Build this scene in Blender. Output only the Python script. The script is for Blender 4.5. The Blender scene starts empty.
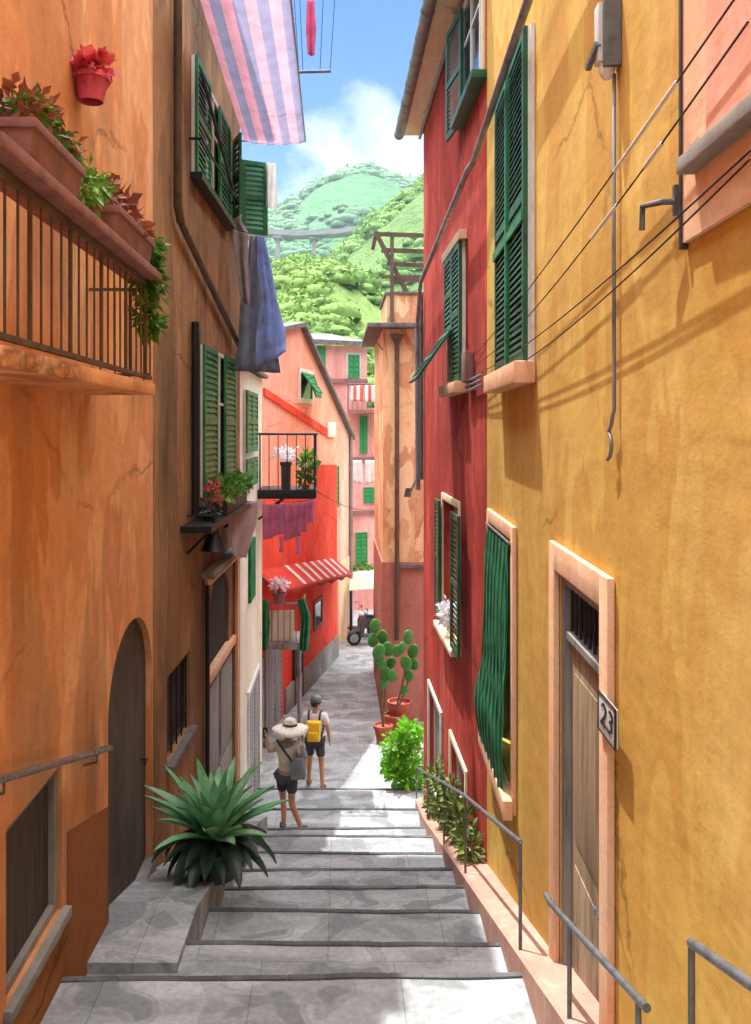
import bpy, bmesh, math, random
from mathutils import Vector, Matrix, noise
random.seed(7)
R = math.radians
F, VX, VY, CZ = 900.0, 335.0, 430.0, 6.8      # focal length and vanishing point in pixels, eye height above the lower street
scene = bpy.context.scene
COL = scene.collection
WL = {}                                        # world location of every linked object

def lin(h):
    h = h.lstrip('#'); out = []
    for i in (0, 2, 4):
        c = int(h[i:i+2], 16)/255
        out.append(c/12.92 if c <= .04045 else ((c+.055)/1.055)**2.4)
    return (*out, 1)

def P(px, py, D): return Vector(((px-VX)/F*D, D, CZ+(VY-py)/F*D))

# ------------------------------------------------------------------ materials
MATS = {}
def _base(name, rough=.8, metal=0):
    m = bpy.data.materials.new(name); m.use_nodes = True
    nt = m.node_tree; b = nt.nodes['Principled BSDF']
    b.inputs['Roughness'].default_value = rough; b.inputs['Metallic'].default_value = metal
    return m, nt, b
def N(nt, t, **kw):
    n = nt.nodes.new(t)
    for k, v in kw.items():
        if k in n.inputs: n.inputs[k].default_value = v
        else: setattr(n, k, v)
    return n
def ramp(nt, stops, fac):
    r = nt.nodes.new('ShaderNodeValToRGB'); e = r.color_ramp.elements
    while len(e) < len(stops): e.new(.5)
    for el, (p, c) in zip(e, stops):
        el.position = p; el.color = c if not isinstance(c, (int, float)) else (c, c, c, 1)
    nt.links.new(fac, r.inputs[0]); return r.outputs[0]
def mix(nt, fac, a, b, mode='MIX'):
    n = nt.nodes.new('ShaderNodeMix'); n.data_type = 'RGBA'; n.blend_type = mode
    for s, v in ((n.inputs[0], fac), (n.inputs[6], a), (n.inputs[7], b)):
        if hasattr(v, 'is_linked') or isinstance(v, bpy.types.NodeSocket): nt.links.new(v, s)
        else: s.default_value = v
    return n.outputs[2]
def coords(nt, scale=(1, 1, 1)):
    tc = nt.nodes.new('ShaderNodeTexCoord'); mp = nt.nodes.new('ShaderNodeMapping')
    mp.inputs['Scale'].default_value = scale
    nt.links.new(tc.outputs['Object'], mp.inputs[0]); return mp.outputs[0]
def tex(nt, vec, scale, detail=5, rough=.55, dist=0.0):
    n = nt.nodes.new('ShaderNodeTexNoise'); n.inputs['Scale'].default_value = scale
    n.inputs['Detail'].default_value = detail; n.inputs['Roughness'].default_value = rough
    n.inputs['Distortion'].default_value = dist
    nt.links.new(vec, n.inputs['Vector']); return n.outputs[0]
def bump(nt, b, hs, strength=.3, dist=.01):
    prev = None
    for h, d in hs:
        n = nt.nodes.new('ShaderNodeBump'); n.inputs['Strength'].default_value = strength
        n.inputs['Distance'].default_value = d
        nt.links.new(h, n.inputs['Height'])
        if prev: nt.links.new(prev, n.inputs['Normal'])
        prev = n.outputs[0]
    nt.links.new(prev, b.inputs['Normal'])

def plaster(name, cols, stain, amt=.6, scale=.9, streak=1.0, patch=None, patchamt=.5, wash=None):
    m, nt, b = _base(name, .95); b.inputs['Specular IOR Level'].default_value = .12
    v = coords(nt, (1, .5, 1)); vs = coords(nt, (1.5, .62, .2)); vs2 = coords(nt, (2.6, 1.0, .4))
    n1 = tex(nt, coords(nt, (1.3, .7, .55)), scale*1.3, 7, .65, .25)
    c = ramp(nt, [(.30, lin(cols[0])), (.5, lin(cols[1])), (.70, lin(cols[2]))], n1)
    if patch:
        n4 = tex(nt, coords(nt, (1, 1, .45)), scale*2.4, 3, .5, .6)
        c = mix(nt, ramp(nt, [(.49, 0), (.515, patchamt)], n4), c, lin(patch))
    st = tex(nt, vs, 1.6*streak, 4, .6, .3)
    c = mix(nt, ramp(nt, [(.50, 0), (.535, amt*.45), (.60, amt*.6), (.66, amt)], st), c, lin(stain))
    st2 = tex(nt, vs2, 1.2, 5, .65, .2)
    c = mix(nt, ramp(nt, [(.52, 0), (.62, amt*.4)], st2), c, lin(stain))
    n5 = tex(nt, coords(nt, (1.9, .9, .34)), 1.25, 4, .55, .35)          # broad soft-edged washes
    c = mix(nt, ramp(nt, [(.40, .0), (.43, .45), (.53, .15), (.555, .75), (.68, .45)], n5), c, lin(wash or cols[0]))
    n3 = tex(nt, v, 9, 6, .7)
    c = mix(nt, .5, c, ramp(nt, [(.3, .72), (.7, 1.0)], n3), 'MULTIPLY')
    vo = nt.nodes.new('ShaderNodeTexVoronoi'); vo.feature = 'DISTANCE_TO_EDGE'; vo.inputs['Scale'].default_value = .75
    wp = nt.nodes.new('ShaderNodeTexNoise'); wp.inputs['Scale'].default_value = 2.6; wp.inputs['Detail'].default_value = 7; wp.inputs['Roughness'].default_value = .7; nt.links.new(v, wp.inputs['Vector'])
    ad = nt.nodes.new('ShaderNodeMix'); ad.data_type = 'VECTOR'; ad.inputs[0].default_value = .28; nt.links.new(v, ad.inputs[4]); nt.links.new(wp.outputs['Color'], ad.inputs[5]); nt.links.new(ad.outputs[1], vo.inputs['Vector'])
    ck = ramp(nt, [(.0, 1), (.006, .55), (.012, 0)], vo.outputs['Distance'])
    ckm = N(nt, 'ShaderNodeMath', operation='MULTIPLY'); nt.links.new(ck, ckm.inputs[0]); nt.links.new(ramp(nt, [(.5, 0), (.58, .6)], tex(nt, v, .8, 2)), ckm.inputs[1])
    c = mix(nt, ckm.outputs[0], c, tuple(x*.3 for x in lin(stain)[:3])+(1,))
    gr = tex(nt, v, 45, 4, .8); c = mix(nt, .5, c, ramp(nt, [(.3, .7), (.55, 1.0)], gr), 'MULTIPLY')
    nt.links.new(c, b.inputs['Base Color'])
    bump(nt, b, [(n3, .006), (tex(nt, v, 60, 3), .0015), (tex(nt, v, 2.2, 3), .04)], .4)
    MATS[name] = m; return m

def simple(name, col, rough=.7, metal=0, var=.25, scale=6, stretch=(1, 1, 1), bumpd=.003, dark=None, spec=None):
    m, nt, b = _base(name, rough, metal)
    v = coords(nt, stretch); n = tex(nt, v, scale, 6, .65, .3)
    a = lin(col); d = lin(dark) if dark else tuple(x*(1-var*1.6) for x in a[:3])+(1,)
    l = tuple(min(1, x*(1+var*.5)) for x in a[:3])+(1,)
    c = ramp(nt, [(.3, d), (.52, a), (.72, l)], n)
    nt.links.new(c, b.inputs['Base Color'])
    if spec is not None: b.inputs['Specular IOR Level'].default_value = spec
    nr = ramp(nt, [(.3, max(0, rough-.12)), (.7, min(1, rough+.12))], tex(nt, v, scale*2.3, 3))
    nt.links.new(nr, b.inputs['Roughness'])
    if bumpd: bump(nt, b, [(tex(nt, v, scale*4, 4), bumpd)], .5)
    MATS[name] = m; return m

def leafy(name, col, dark, light, rough=.55, scale=1.5, trans=.25):
    m, nt, b = _base(name, rough)
    v = coords(nt); n = tex(nt, v, scale, 4, .7)
    gi = nt.nodes.new('ShaderNodeNewGeometry')
    r = ramp(nt, [(.0, lin(dark)), (.5, lin(col)), (1, lin(light))], gi.outputs['Random Per Island'])
    c = mix(nt, .6, r, ramp(nt, [(.35, lin(dark)), (.5, lin(col)), (.65, lin(light))], n))
    nt.links.new(c, b.inputs['Base Color'])
    tr = nt.nodes.new('ShaderNodeBsdfTranslucent'); nt.links.new(c, tr.inputs[0])
    ms = nt.nodes.new('ShaderNodeMixShader'); ms.inputs[0].default_value = trans
    out = nt.nodes['Material Output']
    nt.links.new(b.outputs[0], ms.inputs[1]); nt.links.new(tr.outputs[0], ms.inputs[2]); nt.links.new(ms.outputs[0], out.inputs[0])
    MATS[name] = m; return m

def fabric(name, col, col2=None, axis=0, freq=0, trans=.35, var=.2):
    m, nt, b = _base(name, .9)
    v = coords(nt); n = tex(nt, v, 4, 5, .6)
    a = lin(col); d = tuple(x*(1-var*1.7) for x in a[:3])+(1,)
    c = ramp(nt, [(.35, d), (.6, a)], n)
    if col2:
        sx = nt.nodes.new('ShaderNodeSeparateXYZ'); nt.links.new(v, sx.inputs[0])
        mm = N(nt, 'ShaderNodeMath', operation='MULTIPLY'); mm.inputs[1].default_value = freq
        nt.links.new(sx.outputs[axis], mm.inputs[0])
        fr = N(nt, 'ShaderNodeMath', operation='FRACT'); nt.links.new(mm.outputs[0], fr.inputs[0])
        f = ramp(nt, [(.49, 0), (.51, 1)], fr.outputs[0])
        a2 = lin(col2); c2 = ramp(nt, [(.35, tuple(x*(1-var*1.7) for x in a2[:3])+(1,)), (.6, a2)], n)
        c = mix(nt, f, c, c2)
    nt.links.new(c, b.inputs['Base Color'])
    tr = nt.nodes.new('ShaderNodeBsdfTranslucent'); nt.links.new(c, tr.inputs[0])
    ms = nt.nodes.new('ShaderNodeMixShader'); ms.inputs[0].default_value = trans
    nt.links.new(b.outputs[0], ms.inputs[1]); nt.links.new(tr.outputs[0], ms.inputs[2])
    nt.links.new(ms.outputs[0], nt.nodes['Material Output'].inputs[0])
    bump(nt, b, [(tex(nt, v, 90, 2), .002), (tex(nt, coords(nt, (1, 1, .4)), 9, 5, .6, .6), .03)], .6)
    MATS[name] = m; return m

plaster('orange', ('#ec9f66', '#f5b47e', '#f9c69c'), '#86684e', .85, .8, wash='#d58650')
plaster('brown', ('#9c7654', '#b28a62', '#c69c72'), '#544a3e', .95, .8, wash='#846348')
plaster('shade_band', ('#8a5a38', '#a06a42', '#b27c52'), '#5e4430', .6, .8)
plaster('yellow', ('#d2ac50', '#dfbc62', '#e7c878'), '#bb8846', .7, .5, .7, wash='#cb9848')
plaster('red', ('#bd4438', '#cf5444', '#d96654'), '#782c22', .65, .8, wash='#a02f26')
plaster('cream', ('#e6dabf', '#f0e8d4', '#f6f1e4'), '#c4bb92', .5, .9)
plaster('scarlet', ('#e04a38', '#ef5a45', '#f57460'), '#a03c2c', .45, .9)
plaster('salmon', ('#efa488', '#f6b8a0', '#fac9b6'), '#de8a72', .5, .7)
plaster('pink', ('#d9958a', '#e6a79c', '#efb9ae'), '#bf7a70', .6, .7)
plaster('tower', ('#ecc08c', '#f3ce9e', '#f8dcb6'), '#c8906a', .5, .9, 1, '#b9714f', .85)
plaster('tower_base', ('#b0705e', '#bf8070', '#cb9184'), '#8f5549', .5, .9)
plaster('kerb', ('#b8907f', '#caa08f', '#d8b3a5'), '#94735f', .5, 2.2)
plaster('peach', ('#ebb78f', '#f3c8a2', '#f8d6b6'), '#cf9670', .45, 2)
plaster('soffit', ('#f0dab0', '#f8e8c6', '#fbf0d8'), '#c9ad7e', .3, 2)
plaster('concrete', ('#8b8882', '#a09d96', '#b4b1aa'), '#595751', .6, 2)
simple('green', '#1f7a45', .45, var=.35, scale=3, dark='#0d4a28')
simple('green_dark', '#155a38', .5, var=.35, scale=3, dark='#082e1c')
simple('green_far', '#1f7f3e', .6, var=.2)
simple('white_paint', '#d9d8d0', .5, var=.12)
simple('door_brown', '#9a8468', .6, var=.4, scale=2.5, stretch=(4, 4, .5), dark='#523e2a')
simple('door_grey', '#8b8a89', .6, var=.35, scale=2.5, stretch=(4, 4, .4), dark='#55504c')
simple('door_dark', '#3a332b', .6, var=.45, scale=2.2, stretch=(5, 5, .5), dark='#17130f')
simple('arch_wood', '#463d35', .65, var=.5, scale=.9, stretch=(2, 2, .8), dark='#2e2720')
simple('iron', '#6a6e70', .5, .4, .3, 12)
simple('black_iron', '#1f2021', .5, .4, .3, 12)
simple('pipe', '#87858a', .5, .3, .35, 5, (1, 1, .4))
simple('pipe_brown', '#5a4634', .6, .1, .35, 5)
simple('steel', '#8d9294', .32, .8, .25, 9)
simple('slate', '#66615f', .8, 0, .4, 5)
simple('terracotta', '#a5543f', .8, 0, .3, 6)
simple('terracotta_dull', '#8a5d58', .85, 0, .3, 6)
simple('pot_red', '#cf4f6b', .5, 0, .3, 6)
simple('pot_dark', '#3a3b3c', .6, 0, .3, 6)
simple('skin', '#c08a66', .55, 0, .12, 8, bumpd=.0005)
simple('hair', '#2e241c', .6, 0, .4, 30)
simple('hat', '#e6dfd2', .85, 0, .25, 20)
simple('cap', '#5f6266', .8, 0, .25, 14)
simple('shoe', '#3f4043', .7, 0, .3, 14)
simple('pack_yellow', '#f0bc14', .6, 0, .2, 7)
simple('tyre', '#1b1b1c', .85, 0, .2, 20)
simple('scooter_paint', '#54575c', .3, .2, .2, 5)
simple('soil', '#4a3728', .95, 0, .4, 14)
simple('bark', '#6b5842', .9, 0, .4, 10)
simple('plate', '#cfcdc8', .45, 0, .12, 6)
simple('ink', '#1a1b1d', .6, 0, .1, 6)
simple('rubber', '#26272a', .6, 0, .2, 6)
simple('viaduct', '#8b898e', .85, 0, .2, .15)
fabric('awn_stripe', '#c98f9b', '#837f98', 0, 4.0, .55, .12)
fabric('cloth_grey', '#b0b4be', trans=.5)
fabric('cloth_blue', '#c4d6fb', trans=.6)
fabric('cloth_white', '#e6e3e0', trans=.4, var=.1)
fabric('cloth_pinkwhite', '#f2e4e8', trans=.6, var=.12)
fabric('cloth_stone', '#aaa39a', trans=.25)
fabric('cloth_magenta', '#eca0c4', trans=.6)
fabric('cloth_pink', '#dd5f84', trans=.35)
fabric('cloth_green', '#4fb27c', '#1a6b40', 1, 14.0, .4, .3)
fabric('drape_green', '#1f8a4c', trans=.3, var=.3)
fabric('awn_red', '#e04632', trans=.35, var=.1)
fabric('cloth_striped', '#efe6df', '#d9705f', 0, 4.0, .3, .08)
fabric('shirt_white', '#e9e7e2', trans=.1, var=.1)
fabric('shirt_sand', '#d6cbbb', trans=.1, var=.2)
fabric('top_grey', '#8d8e92', trans=.1)
fabric('shorts_dark', '#4b4b4f', trans=.05)
fabric('parasol', '#dfe6d2', trans=.4, var=.12)
leafy('agave', '#74b07a', '#3d8054', '#b2d8ae', .4, 2, .1)
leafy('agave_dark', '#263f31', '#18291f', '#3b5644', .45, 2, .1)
leafy('bush', '#7cc82a', '#4f9a1c', '#a8e048', .5, 3, .35)
leafy('ivy', '#4f8426', '#2f5a18', '#86b548', .5, 3, .25)
leafy('olive', '#6f8238', '#3e4a22', '#94a452', .6, 3, .2)
leafy('succulent', '#8a4a38', '#6a2f2a', '#b06a40', .5, 3, .2)
leafy('petal_red', '#d8484f', '#a02a52', '#ef6a5c', .5, 5, .3)
leafy('petal_white', '#e6e4e8', '#c0bcc8', '#f6f4f6', .6, 5, .3)
leafy('cactus', '#357a2a', '#235a1e', '#4f9a36', .45, 4, 0)
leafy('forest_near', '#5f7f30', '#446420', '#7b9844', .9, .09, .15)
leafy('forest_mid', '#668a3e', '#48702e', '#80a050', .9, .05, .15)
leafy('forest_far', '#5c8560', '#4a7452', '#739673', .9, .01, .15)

def hillmat(name, cols, s):
    m, nt, b = _base(name, .95)
    v = coords(nt); c = ramp(nt, [(.35, lin(cols[0])), (.5, lin(cols[1])), (.65, lin(cols[2]))], tex(nt, v, s, 8, .65, .4))
    c = mix(nt, .5, c, ramp(nt, [(.35, .55), (.6, 1.0)], tex(nt, v, s*9, 6, .7)), 'MULTIPLY')
    nt.links.new(c, b.inputs['Base Color']); bump(nt, b, [(tex(nt, v, s*14, 5, .7), .12/s)], .7)
    MATS[name] = m
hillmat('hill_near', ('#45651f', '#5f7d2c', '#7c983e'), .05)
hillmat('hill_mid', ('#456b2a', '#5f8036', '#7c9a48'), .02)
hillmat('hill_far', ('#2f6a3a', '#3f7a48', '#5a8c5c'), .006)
hillmat('terrain', ('#5d6b45', '#74805a', '#8c936f'), .05)

def stone(name, cols, joint=True):
    m, nt, b = _base(name, .88)
    v = coords(nt); vx = coords(nt, (.55, 1.6, 1.6))
    c = ramp(nt, [(.30, lin(cols[0])), (.5, lin(cols[1])), (.68, lin(cols[2]))], tex(nt, vx, 1.5, 4, .55, .8))
    n2 = tex(nt, v, 2.2, 2, .4, .6)
    c = mix(nt, ramp(nt, [(.47, 0), (.50, .45), (.56, .25), (.585, .8)], n2), c, lin(cols[3]))
    n3 = tex(nt, v, 22, 6, .75)
    c = mix(nt, .6, c, ramp(nt, [(.35, .55), (.62, 1.0)], n3), 'MULTIPLY')
    hs = [(n3, .012), (tex(nt, v, 4, 3), .03)]
    if joint:
        br = nt.nodes.new('ShaderNodeTexBrick'); nt.links.new(v, br.inputs['Vector'])
        br.inputs['Scale'].default_value = 1.0; br.inputs['Mortar Size'].default_value = .006; br.inputs['Mortar Smooth'].default_value = .4
        br.inputs['Brick Width'].default_value = .92; br.inputs['Row Height'].default_value = 60 if joint == 'x' else .5
        br.inputs['Color1'].default_value = (1, 1, 1, 1); br.inputs['Color2'].default_value = (.86, .86, .86, 1); br.inputs['Mortar'].default_value = (.4, .4, .4, 1)
        c = mix(nt, .55 if joint == 'x' else .8, c, br.outputs[0], 'MULTIPLY')
    nt.links.new(c, b.inputs['Base Color']); bump(nt, b, hs, .55)
    MATS[name] = m
stone('step_stone', ('#999e9f', '#afb4b5', '#c6cbcb', '#7f8587'), 'x')
stone('street_stone', ('#9da1a0', '#b1b5b4', '#c5c9c8', '#878c8c'), True)
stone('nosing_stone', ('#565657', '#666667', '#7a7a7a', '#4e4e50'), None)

def glassmat():
    m, nt, b = _base('glass', .08)
    b.inputs['Base Color'].default_value = (.018, .022, .026, 1); b.inputs['Specular IOR Level'].default_value = .7
    MATS['glass'] = m
    m, nt, b = _base('lamp_glass', .2); b.inputs['Base Color'].default_value = (.75, .76, .74, 1); MATS['lamp_glass'] = m
    m, nt, b = _base('void', .95); b.inputs['Base Color'].default_value = (.02, .018, .016, 1); MATS['void'] = m
glassmat()

# ------------------------------------------------------------------ frames and mesh building
class Fr:
    def __init__(s, o, u, v, n): s.o, s.u, s.v, s.n = Vector(o), Vector(u), Vector(v), Vector(n)
    def pt(s, a, b, c=0): return s.o+s.u*a+s.v*b+s.n*c
    def sub(s, a, b, c=0, rot=0, tilt=0):                     # a frame hinged at (a,b,c): rot about v, tilt about u
        o = s.pt(a, b, c); q = Matrix.Rotation(rot, 3, s.v); u, n, v = q@s.u, q@s.n, s.v.copy()
        if tilt:
            q = Matrix.Rotation(tilt, 3, u); v, n = q@v, q@n
        return Fr(o, u, v, n)
class Wall(Fr):
    def __init__(s, a, b, left=True):
        a, b = Vector((a[0], a[1], 0)), Vector((b[0], b[1], 0)); u = (b-a).normalized(); s.len = (b-a).length
        n = Vector((u.y, -u.x, 0)) if left else Vector((-u.y, u.x, 0))
        super().__init__(a, u, (0, 0, 1), n)
    def s_at(s, px, c=0):
        k = (px-VX)/F; o = s.o+s.n*c
        return (k*o.y-o.x)/(s.u.x-k*s.u.y)
    def D(s, px, c=0): return (s.o+s.n*c).y+s.u.y*s.s_at(px, c)
    def z_at(s, px, py, c=0): return CZ+(VY-py)/F*s.D(px, c)
    def rect(s, x0, x1, y0, y1, c=0):
        a, b = sorted((s.s_at(x0, c), s.s_at(x1, c))); xm = (x0+x1)/2
        return a, b, s.z_at(xm, y1, c), s.z_at(xm, y0, c)
WORLD = Fr((0, 0, 0), (1, 0, 0), (0, 0, 1), (0, -1, 0))

class MB:
    def __init__(s): s.v, s.f = [], []
    def add(s, vs, fs):
        k = len(s.v); s.v += [Vector(p) for p in vs]; s.f += [tuple(i+k for i in f) for f in fs]; return s
    def hexa(s, p):       # 8 points: 0-3 one side, 4-7 opposite
        return s.add(p, [(0, 1, 2, 3), (7, 6, 5, 4), (0, 4, 5, 1), (1, 5, 6, 2), (2, 6, 7, 3), (3, 7, 4, 0)])
    def box(s, fr, a0, a1, b0, b1, c0, c1):
        return s.hexa([fr.pt(a0, b0, c0), fr.pt(a1, b0, c0), fr.pt(a1, b1, c0), fr.pt(a0, b1, c0),
                       fr.pt(a0, b0, c1), fr.pt(a1, b0, c1), fr.pt(a1, b1, c1), fr.pt(a0, b1, c1)])
    def wbox(s, x0, x1, y0, y1, z0, z1):
        return s.hexa([(x0, y0, z0), (x1, y0, z0), (x1, y1, z0), (x0, y1, z0), (x0, y0, z1), (x1, y0, z1), (x1, y1, z1), (x0, y1, z1)])
    def prism(s, pts, off):
        n = len(pts); off = Vector(off); pts = [Vector(p) for p in pts]
        return s.add(pts+[p+off for p in pts], [tuple(range(n)), tuple(range(2*n-1, n-1, -1))]+[(i, (i+1) % n, (i+1) % n+n, i+n) for i in range(n)])
    def tube(s, pts, r, seg=8, r1=None):
        pts = [Vector(p) for p in pts]; vs, fs = [], []; n = len(pts)
        for i, p in enumerate(pts):
            t = (pts[min(i+1, n-1)]-pts[max(i-1, 0)]).normalized()
            a = t.orthogonal().normalized() if i == 0 else (pa-t*pa.dot(t)).normalized()
            pa = a; b = t.cross(a); rr = r if r1 is None else r+(r1-r)*i/(n-1)
            vs += [p+a*math.cos(q)*rr+b*math.sin(q)*rr for q in [2*math.pi*k/seg for k in range(seg)]]
        for i in range(n-1):
            for k in range(seg):
                fs.append((i*seg+k, i*seg+(k+1) % seg, (i+1)*seg+(k+1) % seg, (i+1)*seg+k))
        fs += [tuple(range(seg-1, -1, -1)), tuple(range((n-1)*seg, n*seg))]
        return s.add(vs, fs)
    def bar(s, p0, p1, w, h=None):
        p0, p1 = Vector(p0), Vector(p1); h = h or w; t = (p1-p0).normalized()
        a = Vector((0, 0, 1)).cross(t); a = a.normalized() if a.length > .05 else Vector((1, 0, 0)); b = t.cross(a).normalized()
        q = [a*w/2+b*h/2, -a*w/2+b*h/2, -a*w/2-b*h/2, a*w/2-b*h/2]
        return s.hexa([p0+k for k in q]+[p1+k for k in q])
    def wood(s, c, rad, n, L):
        c = Vector(c)
        for _ in range(n):
            d = Vector((random.gauss(0, 1), random.gauss(0, 1), abs(random.gauss(0, 1))*.9-.15)).normalized()
            p = c+Vector((d.x*rad[0], d.y*rad[1], d.z*rad[2]))*random.uniform(.75, 1.08)
            q = (d+Vector((random.gauss(0, .5), random.gauss(0, .5), random.gauss(0, .5)))).normalized(); a = q.orthogonal().normalized(); b = q.cross(a); l = L*random.uniform(.6, 1.3)
            s.add([p+a*l, p+b*l*.7, p-a*l*.8, p-b*l], [(0, 1, 2, 3)])
        return s
    def crown(s, c, r):
        c = Vector(c); k = len(s.v); sg, rn = 10, 6
        for i in range(rn+1):
            t = math.pi*.62*i/rn
            for q in range(sg):
                d = Vector((max(math.sin(t), .02)*math.cos(2*math.pi*q/sg), max(math.sin(t), .02)*math.sin(2*math.pi*q/sg), math.cos(t)*.55))
                s.v.append(c+d*r*(1+.22*noise.noise(c*.7+d*2.6)))
        for i in range(rn):
            for q in range(sg): s.f.append((k+i*sg+q, k+i*sg+(q+1) % sg, k+(i+1)*sg+(q+1) % sg, k+(i+1)*sg+q))
        return s
    def lathe(s, c, prof, seg=20, axis=None, cap=True):
        c = Vector(c); ax = Vector(axis or (0, 0, 1)).normalized(); a = ax.orthogonal().normalized(); b = ax.cross(a); vs, fs = [], []
        for r, h in prof: vs += [c+ax*h+(a*math.cos(2*math.pi*k/seg)+b*math.sin(2*math.pi*k/seg))*max(r, 1e-4) for k in range(seg)]
        for i in range(len(prof)-1):
            for k in range(seg): fs.append((i*seg+k, i*seg+(k+1) % seg, (i+1)*seg+(k+1) % seg, (i+1)*seg+k))
        if cap: fs += [tuple(range(seg-1, -1, -1)), tuple(range((len(prof)-1)*seg, len(prof)*seg))]
        return s.add(vs, fs)
    def ellip(s, c, rx, ry, rz, seg=12, rings=8, q=None):
        c = Vector(c); vs, fs = [], []; q = q or Matrix.Identity(3)
        for i in range(rings+1):
            t = math.pi*i/rings
            vs += [c+q@Vector((rx*max(math.sin(t), .02)*math.cos(2*math.pi*k/seg), ry*max(math.sin(t), .02)*math.sin(2*math.pi*k/seg), rz*math.cos(t))) for k in range(seg)]
        for i in range(rings):
            for k in range(seg): fs.append((i*seg+k, i*seg+(k+1) % seg, (i+1)*seg+(k+1) % seg, (i+1)*seg+k))
        return s.add(vs, fs)
    def leaf(s, p, d, up, L, w, fold=.15):
        d = d.normalized(); sd = d.cross(up); sd = sd.normalized() if sd.length > .01 else d.orthogonal().normalized(); n = sd.cross(d)
        return s.add([p, p+d*L*.5+sd*w/2+n*w*fold, p+d*L, p+d*L*.5-sd*w/2+n*w*fold, p+d*L*.5], [(0, 1, 4), (1, 2, 4), (2, 3, 4), (3, 0, 4)])
    def cloud(s, c, rad, n, L, w=None, shell=.5, down=0):
        c = Vector(c); w = w or L*.6
        for _ in range(n):
            d = Vector((random.gauss(0, 1), random.gauss(0, 1), random.gauss(0, 1))).normalized()
            r = shell+(1-shell)*random.random()
            r *= .8+.35*noise.noise(c*3+d*2.1)
            p = c+Vector((d.x*rad[0], d.y*rad[1], d.z*rad[2]))*r
            q = (d+Vector((random.gauss(0, .5), random.gauss(0, .5), random.gauss(0, .5)-down))).normalized()
            s.leaf(p, q, Vector((random.gauss(0, 1), random.gauss(0, 1), 1)), L*random.uniform(.6, 1.25), w*random.uniform(.6, 1.2))
        return s
    def build(s, name, mat, parent=None, smooth=False, bevel=0, origin=None, auto=False, recalc=True):
        vs = s.v; o = Vector(origin) if origin is not None else Vector(((min(p.x for p in vs)+max(p.x for p in vs))/2, (min(p.y for p in vs)+max(p.y for p in vs))/2, min(p.z for p in vs)))
        me = bpy.data.meshes.new(name); me.from_pydata([p-o for p in vs], [], s.f)
        if recalc:
            bm = bmesh.new(); bm.from_mesh(me); bmesh.ops.recalc_face_normals(bm, faces=bm.faces)
            if bevel:
                ed = [e for e in bm.edges if len(e.link_faces) == 2 and e.calc_face_angle(0) > .6]
                bmesh.ops.bevel(bm, geom=ed, offset=bevel, segments=2, profile=.6, affect='EDGES', clamp_overlap=True)
            bm.to_mesh(me); bm.free()
        if smooth or bevel: me.polygons.foreach_set('use_smooth', [True]*len(me.polygons))
        if auto or (bevel and not smooth): me.set_sharp_from_angle(angle=R(40))
        ob = bpy.data.objects.new(name, me); COL.objects.link(ob); WL[ob] = o
        me.materials.append(MATS[mat] if isinstance(mat, str) else mat)
        if parent is not None: ob.parent = parent; ob.location = o-WL[parent]
        else: ob.location = o
        return ob

def tag(o, label=None, cat=None, group=None, kind=None):
    for k, v in (('label', label), ('category', cat), ('group', group), ('kind', kind)):
        if v: o[k] = v
    return o
def thing(name, loc, label, cat, group=None):
    o = bpy.data.objects.new(name, None); COL.objects.link(o); o.location = loc; WL[o] = Vector(loc); o.empty_display_size = .2
    return tag(o, label, cat, group)
def copy_tree(o, parent=None):
    c = o.copy(); COL.objects.link(c); WL[c] = WL[o]
    if parent is not None: c.parent = parent
    for ch in [x for x in list(WL) if x.parent == o]: copy_tree(ch, c)
    return c

def facade(mb, fr, s0, s1, z0, z1, holes, rev=.25):
    ss = sorted({s0, s1, *[h[0] for h in holes], *[h[1] for h in holes]}); zs = sorted({z0, z1, *[h[2] for h in holes], *[h[3] for h in holes]})
    # subdivide for a slightly uneven hand-plastered face
    for i in range(len(ss)-1):
        for j in range(len(zs)-1):
            cs, cz = (ss[i]+ss[i+1])/2, (zs[j]+zs[j+1])/2
            if any(h[0] < cs < h[1] and h[2] < cz < h[3] for h in holes): continue
            mb.add([fr.pt(ss[i], zs[j]), fr.pt(ss[i+1], zs[j]), fr.pt(ss[i+1], zs[j+1]), fr.pt(ss[i], zs[j+1])], [(0, 1, 2, 3)])
    for a, b, c, d in holes:
        mb.add([fr.pt(a, c), fr.pt(b, c), fr.pt(b, d), fr.pt(a, d), fr.pt(a, c, -rev), fr.pt(b, c, -rev), fr.pt(b, d, -rev), fr.pt(a, d, -rev)],
               [(0, 1, 5, 4), (1, 2, 6, 5), (2, 3, 7, 6), (3, 0, 4, 7)])
def body(mb, fr, s0, s1, z0, z1, depth, holes=(), rev=.25):
    facade(mb, fr, s0, s1, z0, z1, list(holes), rev)
    p = [fr.pt(s0, z0), fr.pt(s1, z0), fr.pt(s1, z1), fr.pt(s0, z1), fr.pt(s0, z0, -depth), fr.pt(s1, z0, -depth), fr.pt(s1, z1, -depth), fr.pt(s0, z1, -depth)]
    mb.add(p, [(4, 5, 6, 7), (1, 5, 6, 2), (0, 3, 7, 4), (3, 2, 6, 7)])
    bm_merge = None
    return mb

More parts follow.
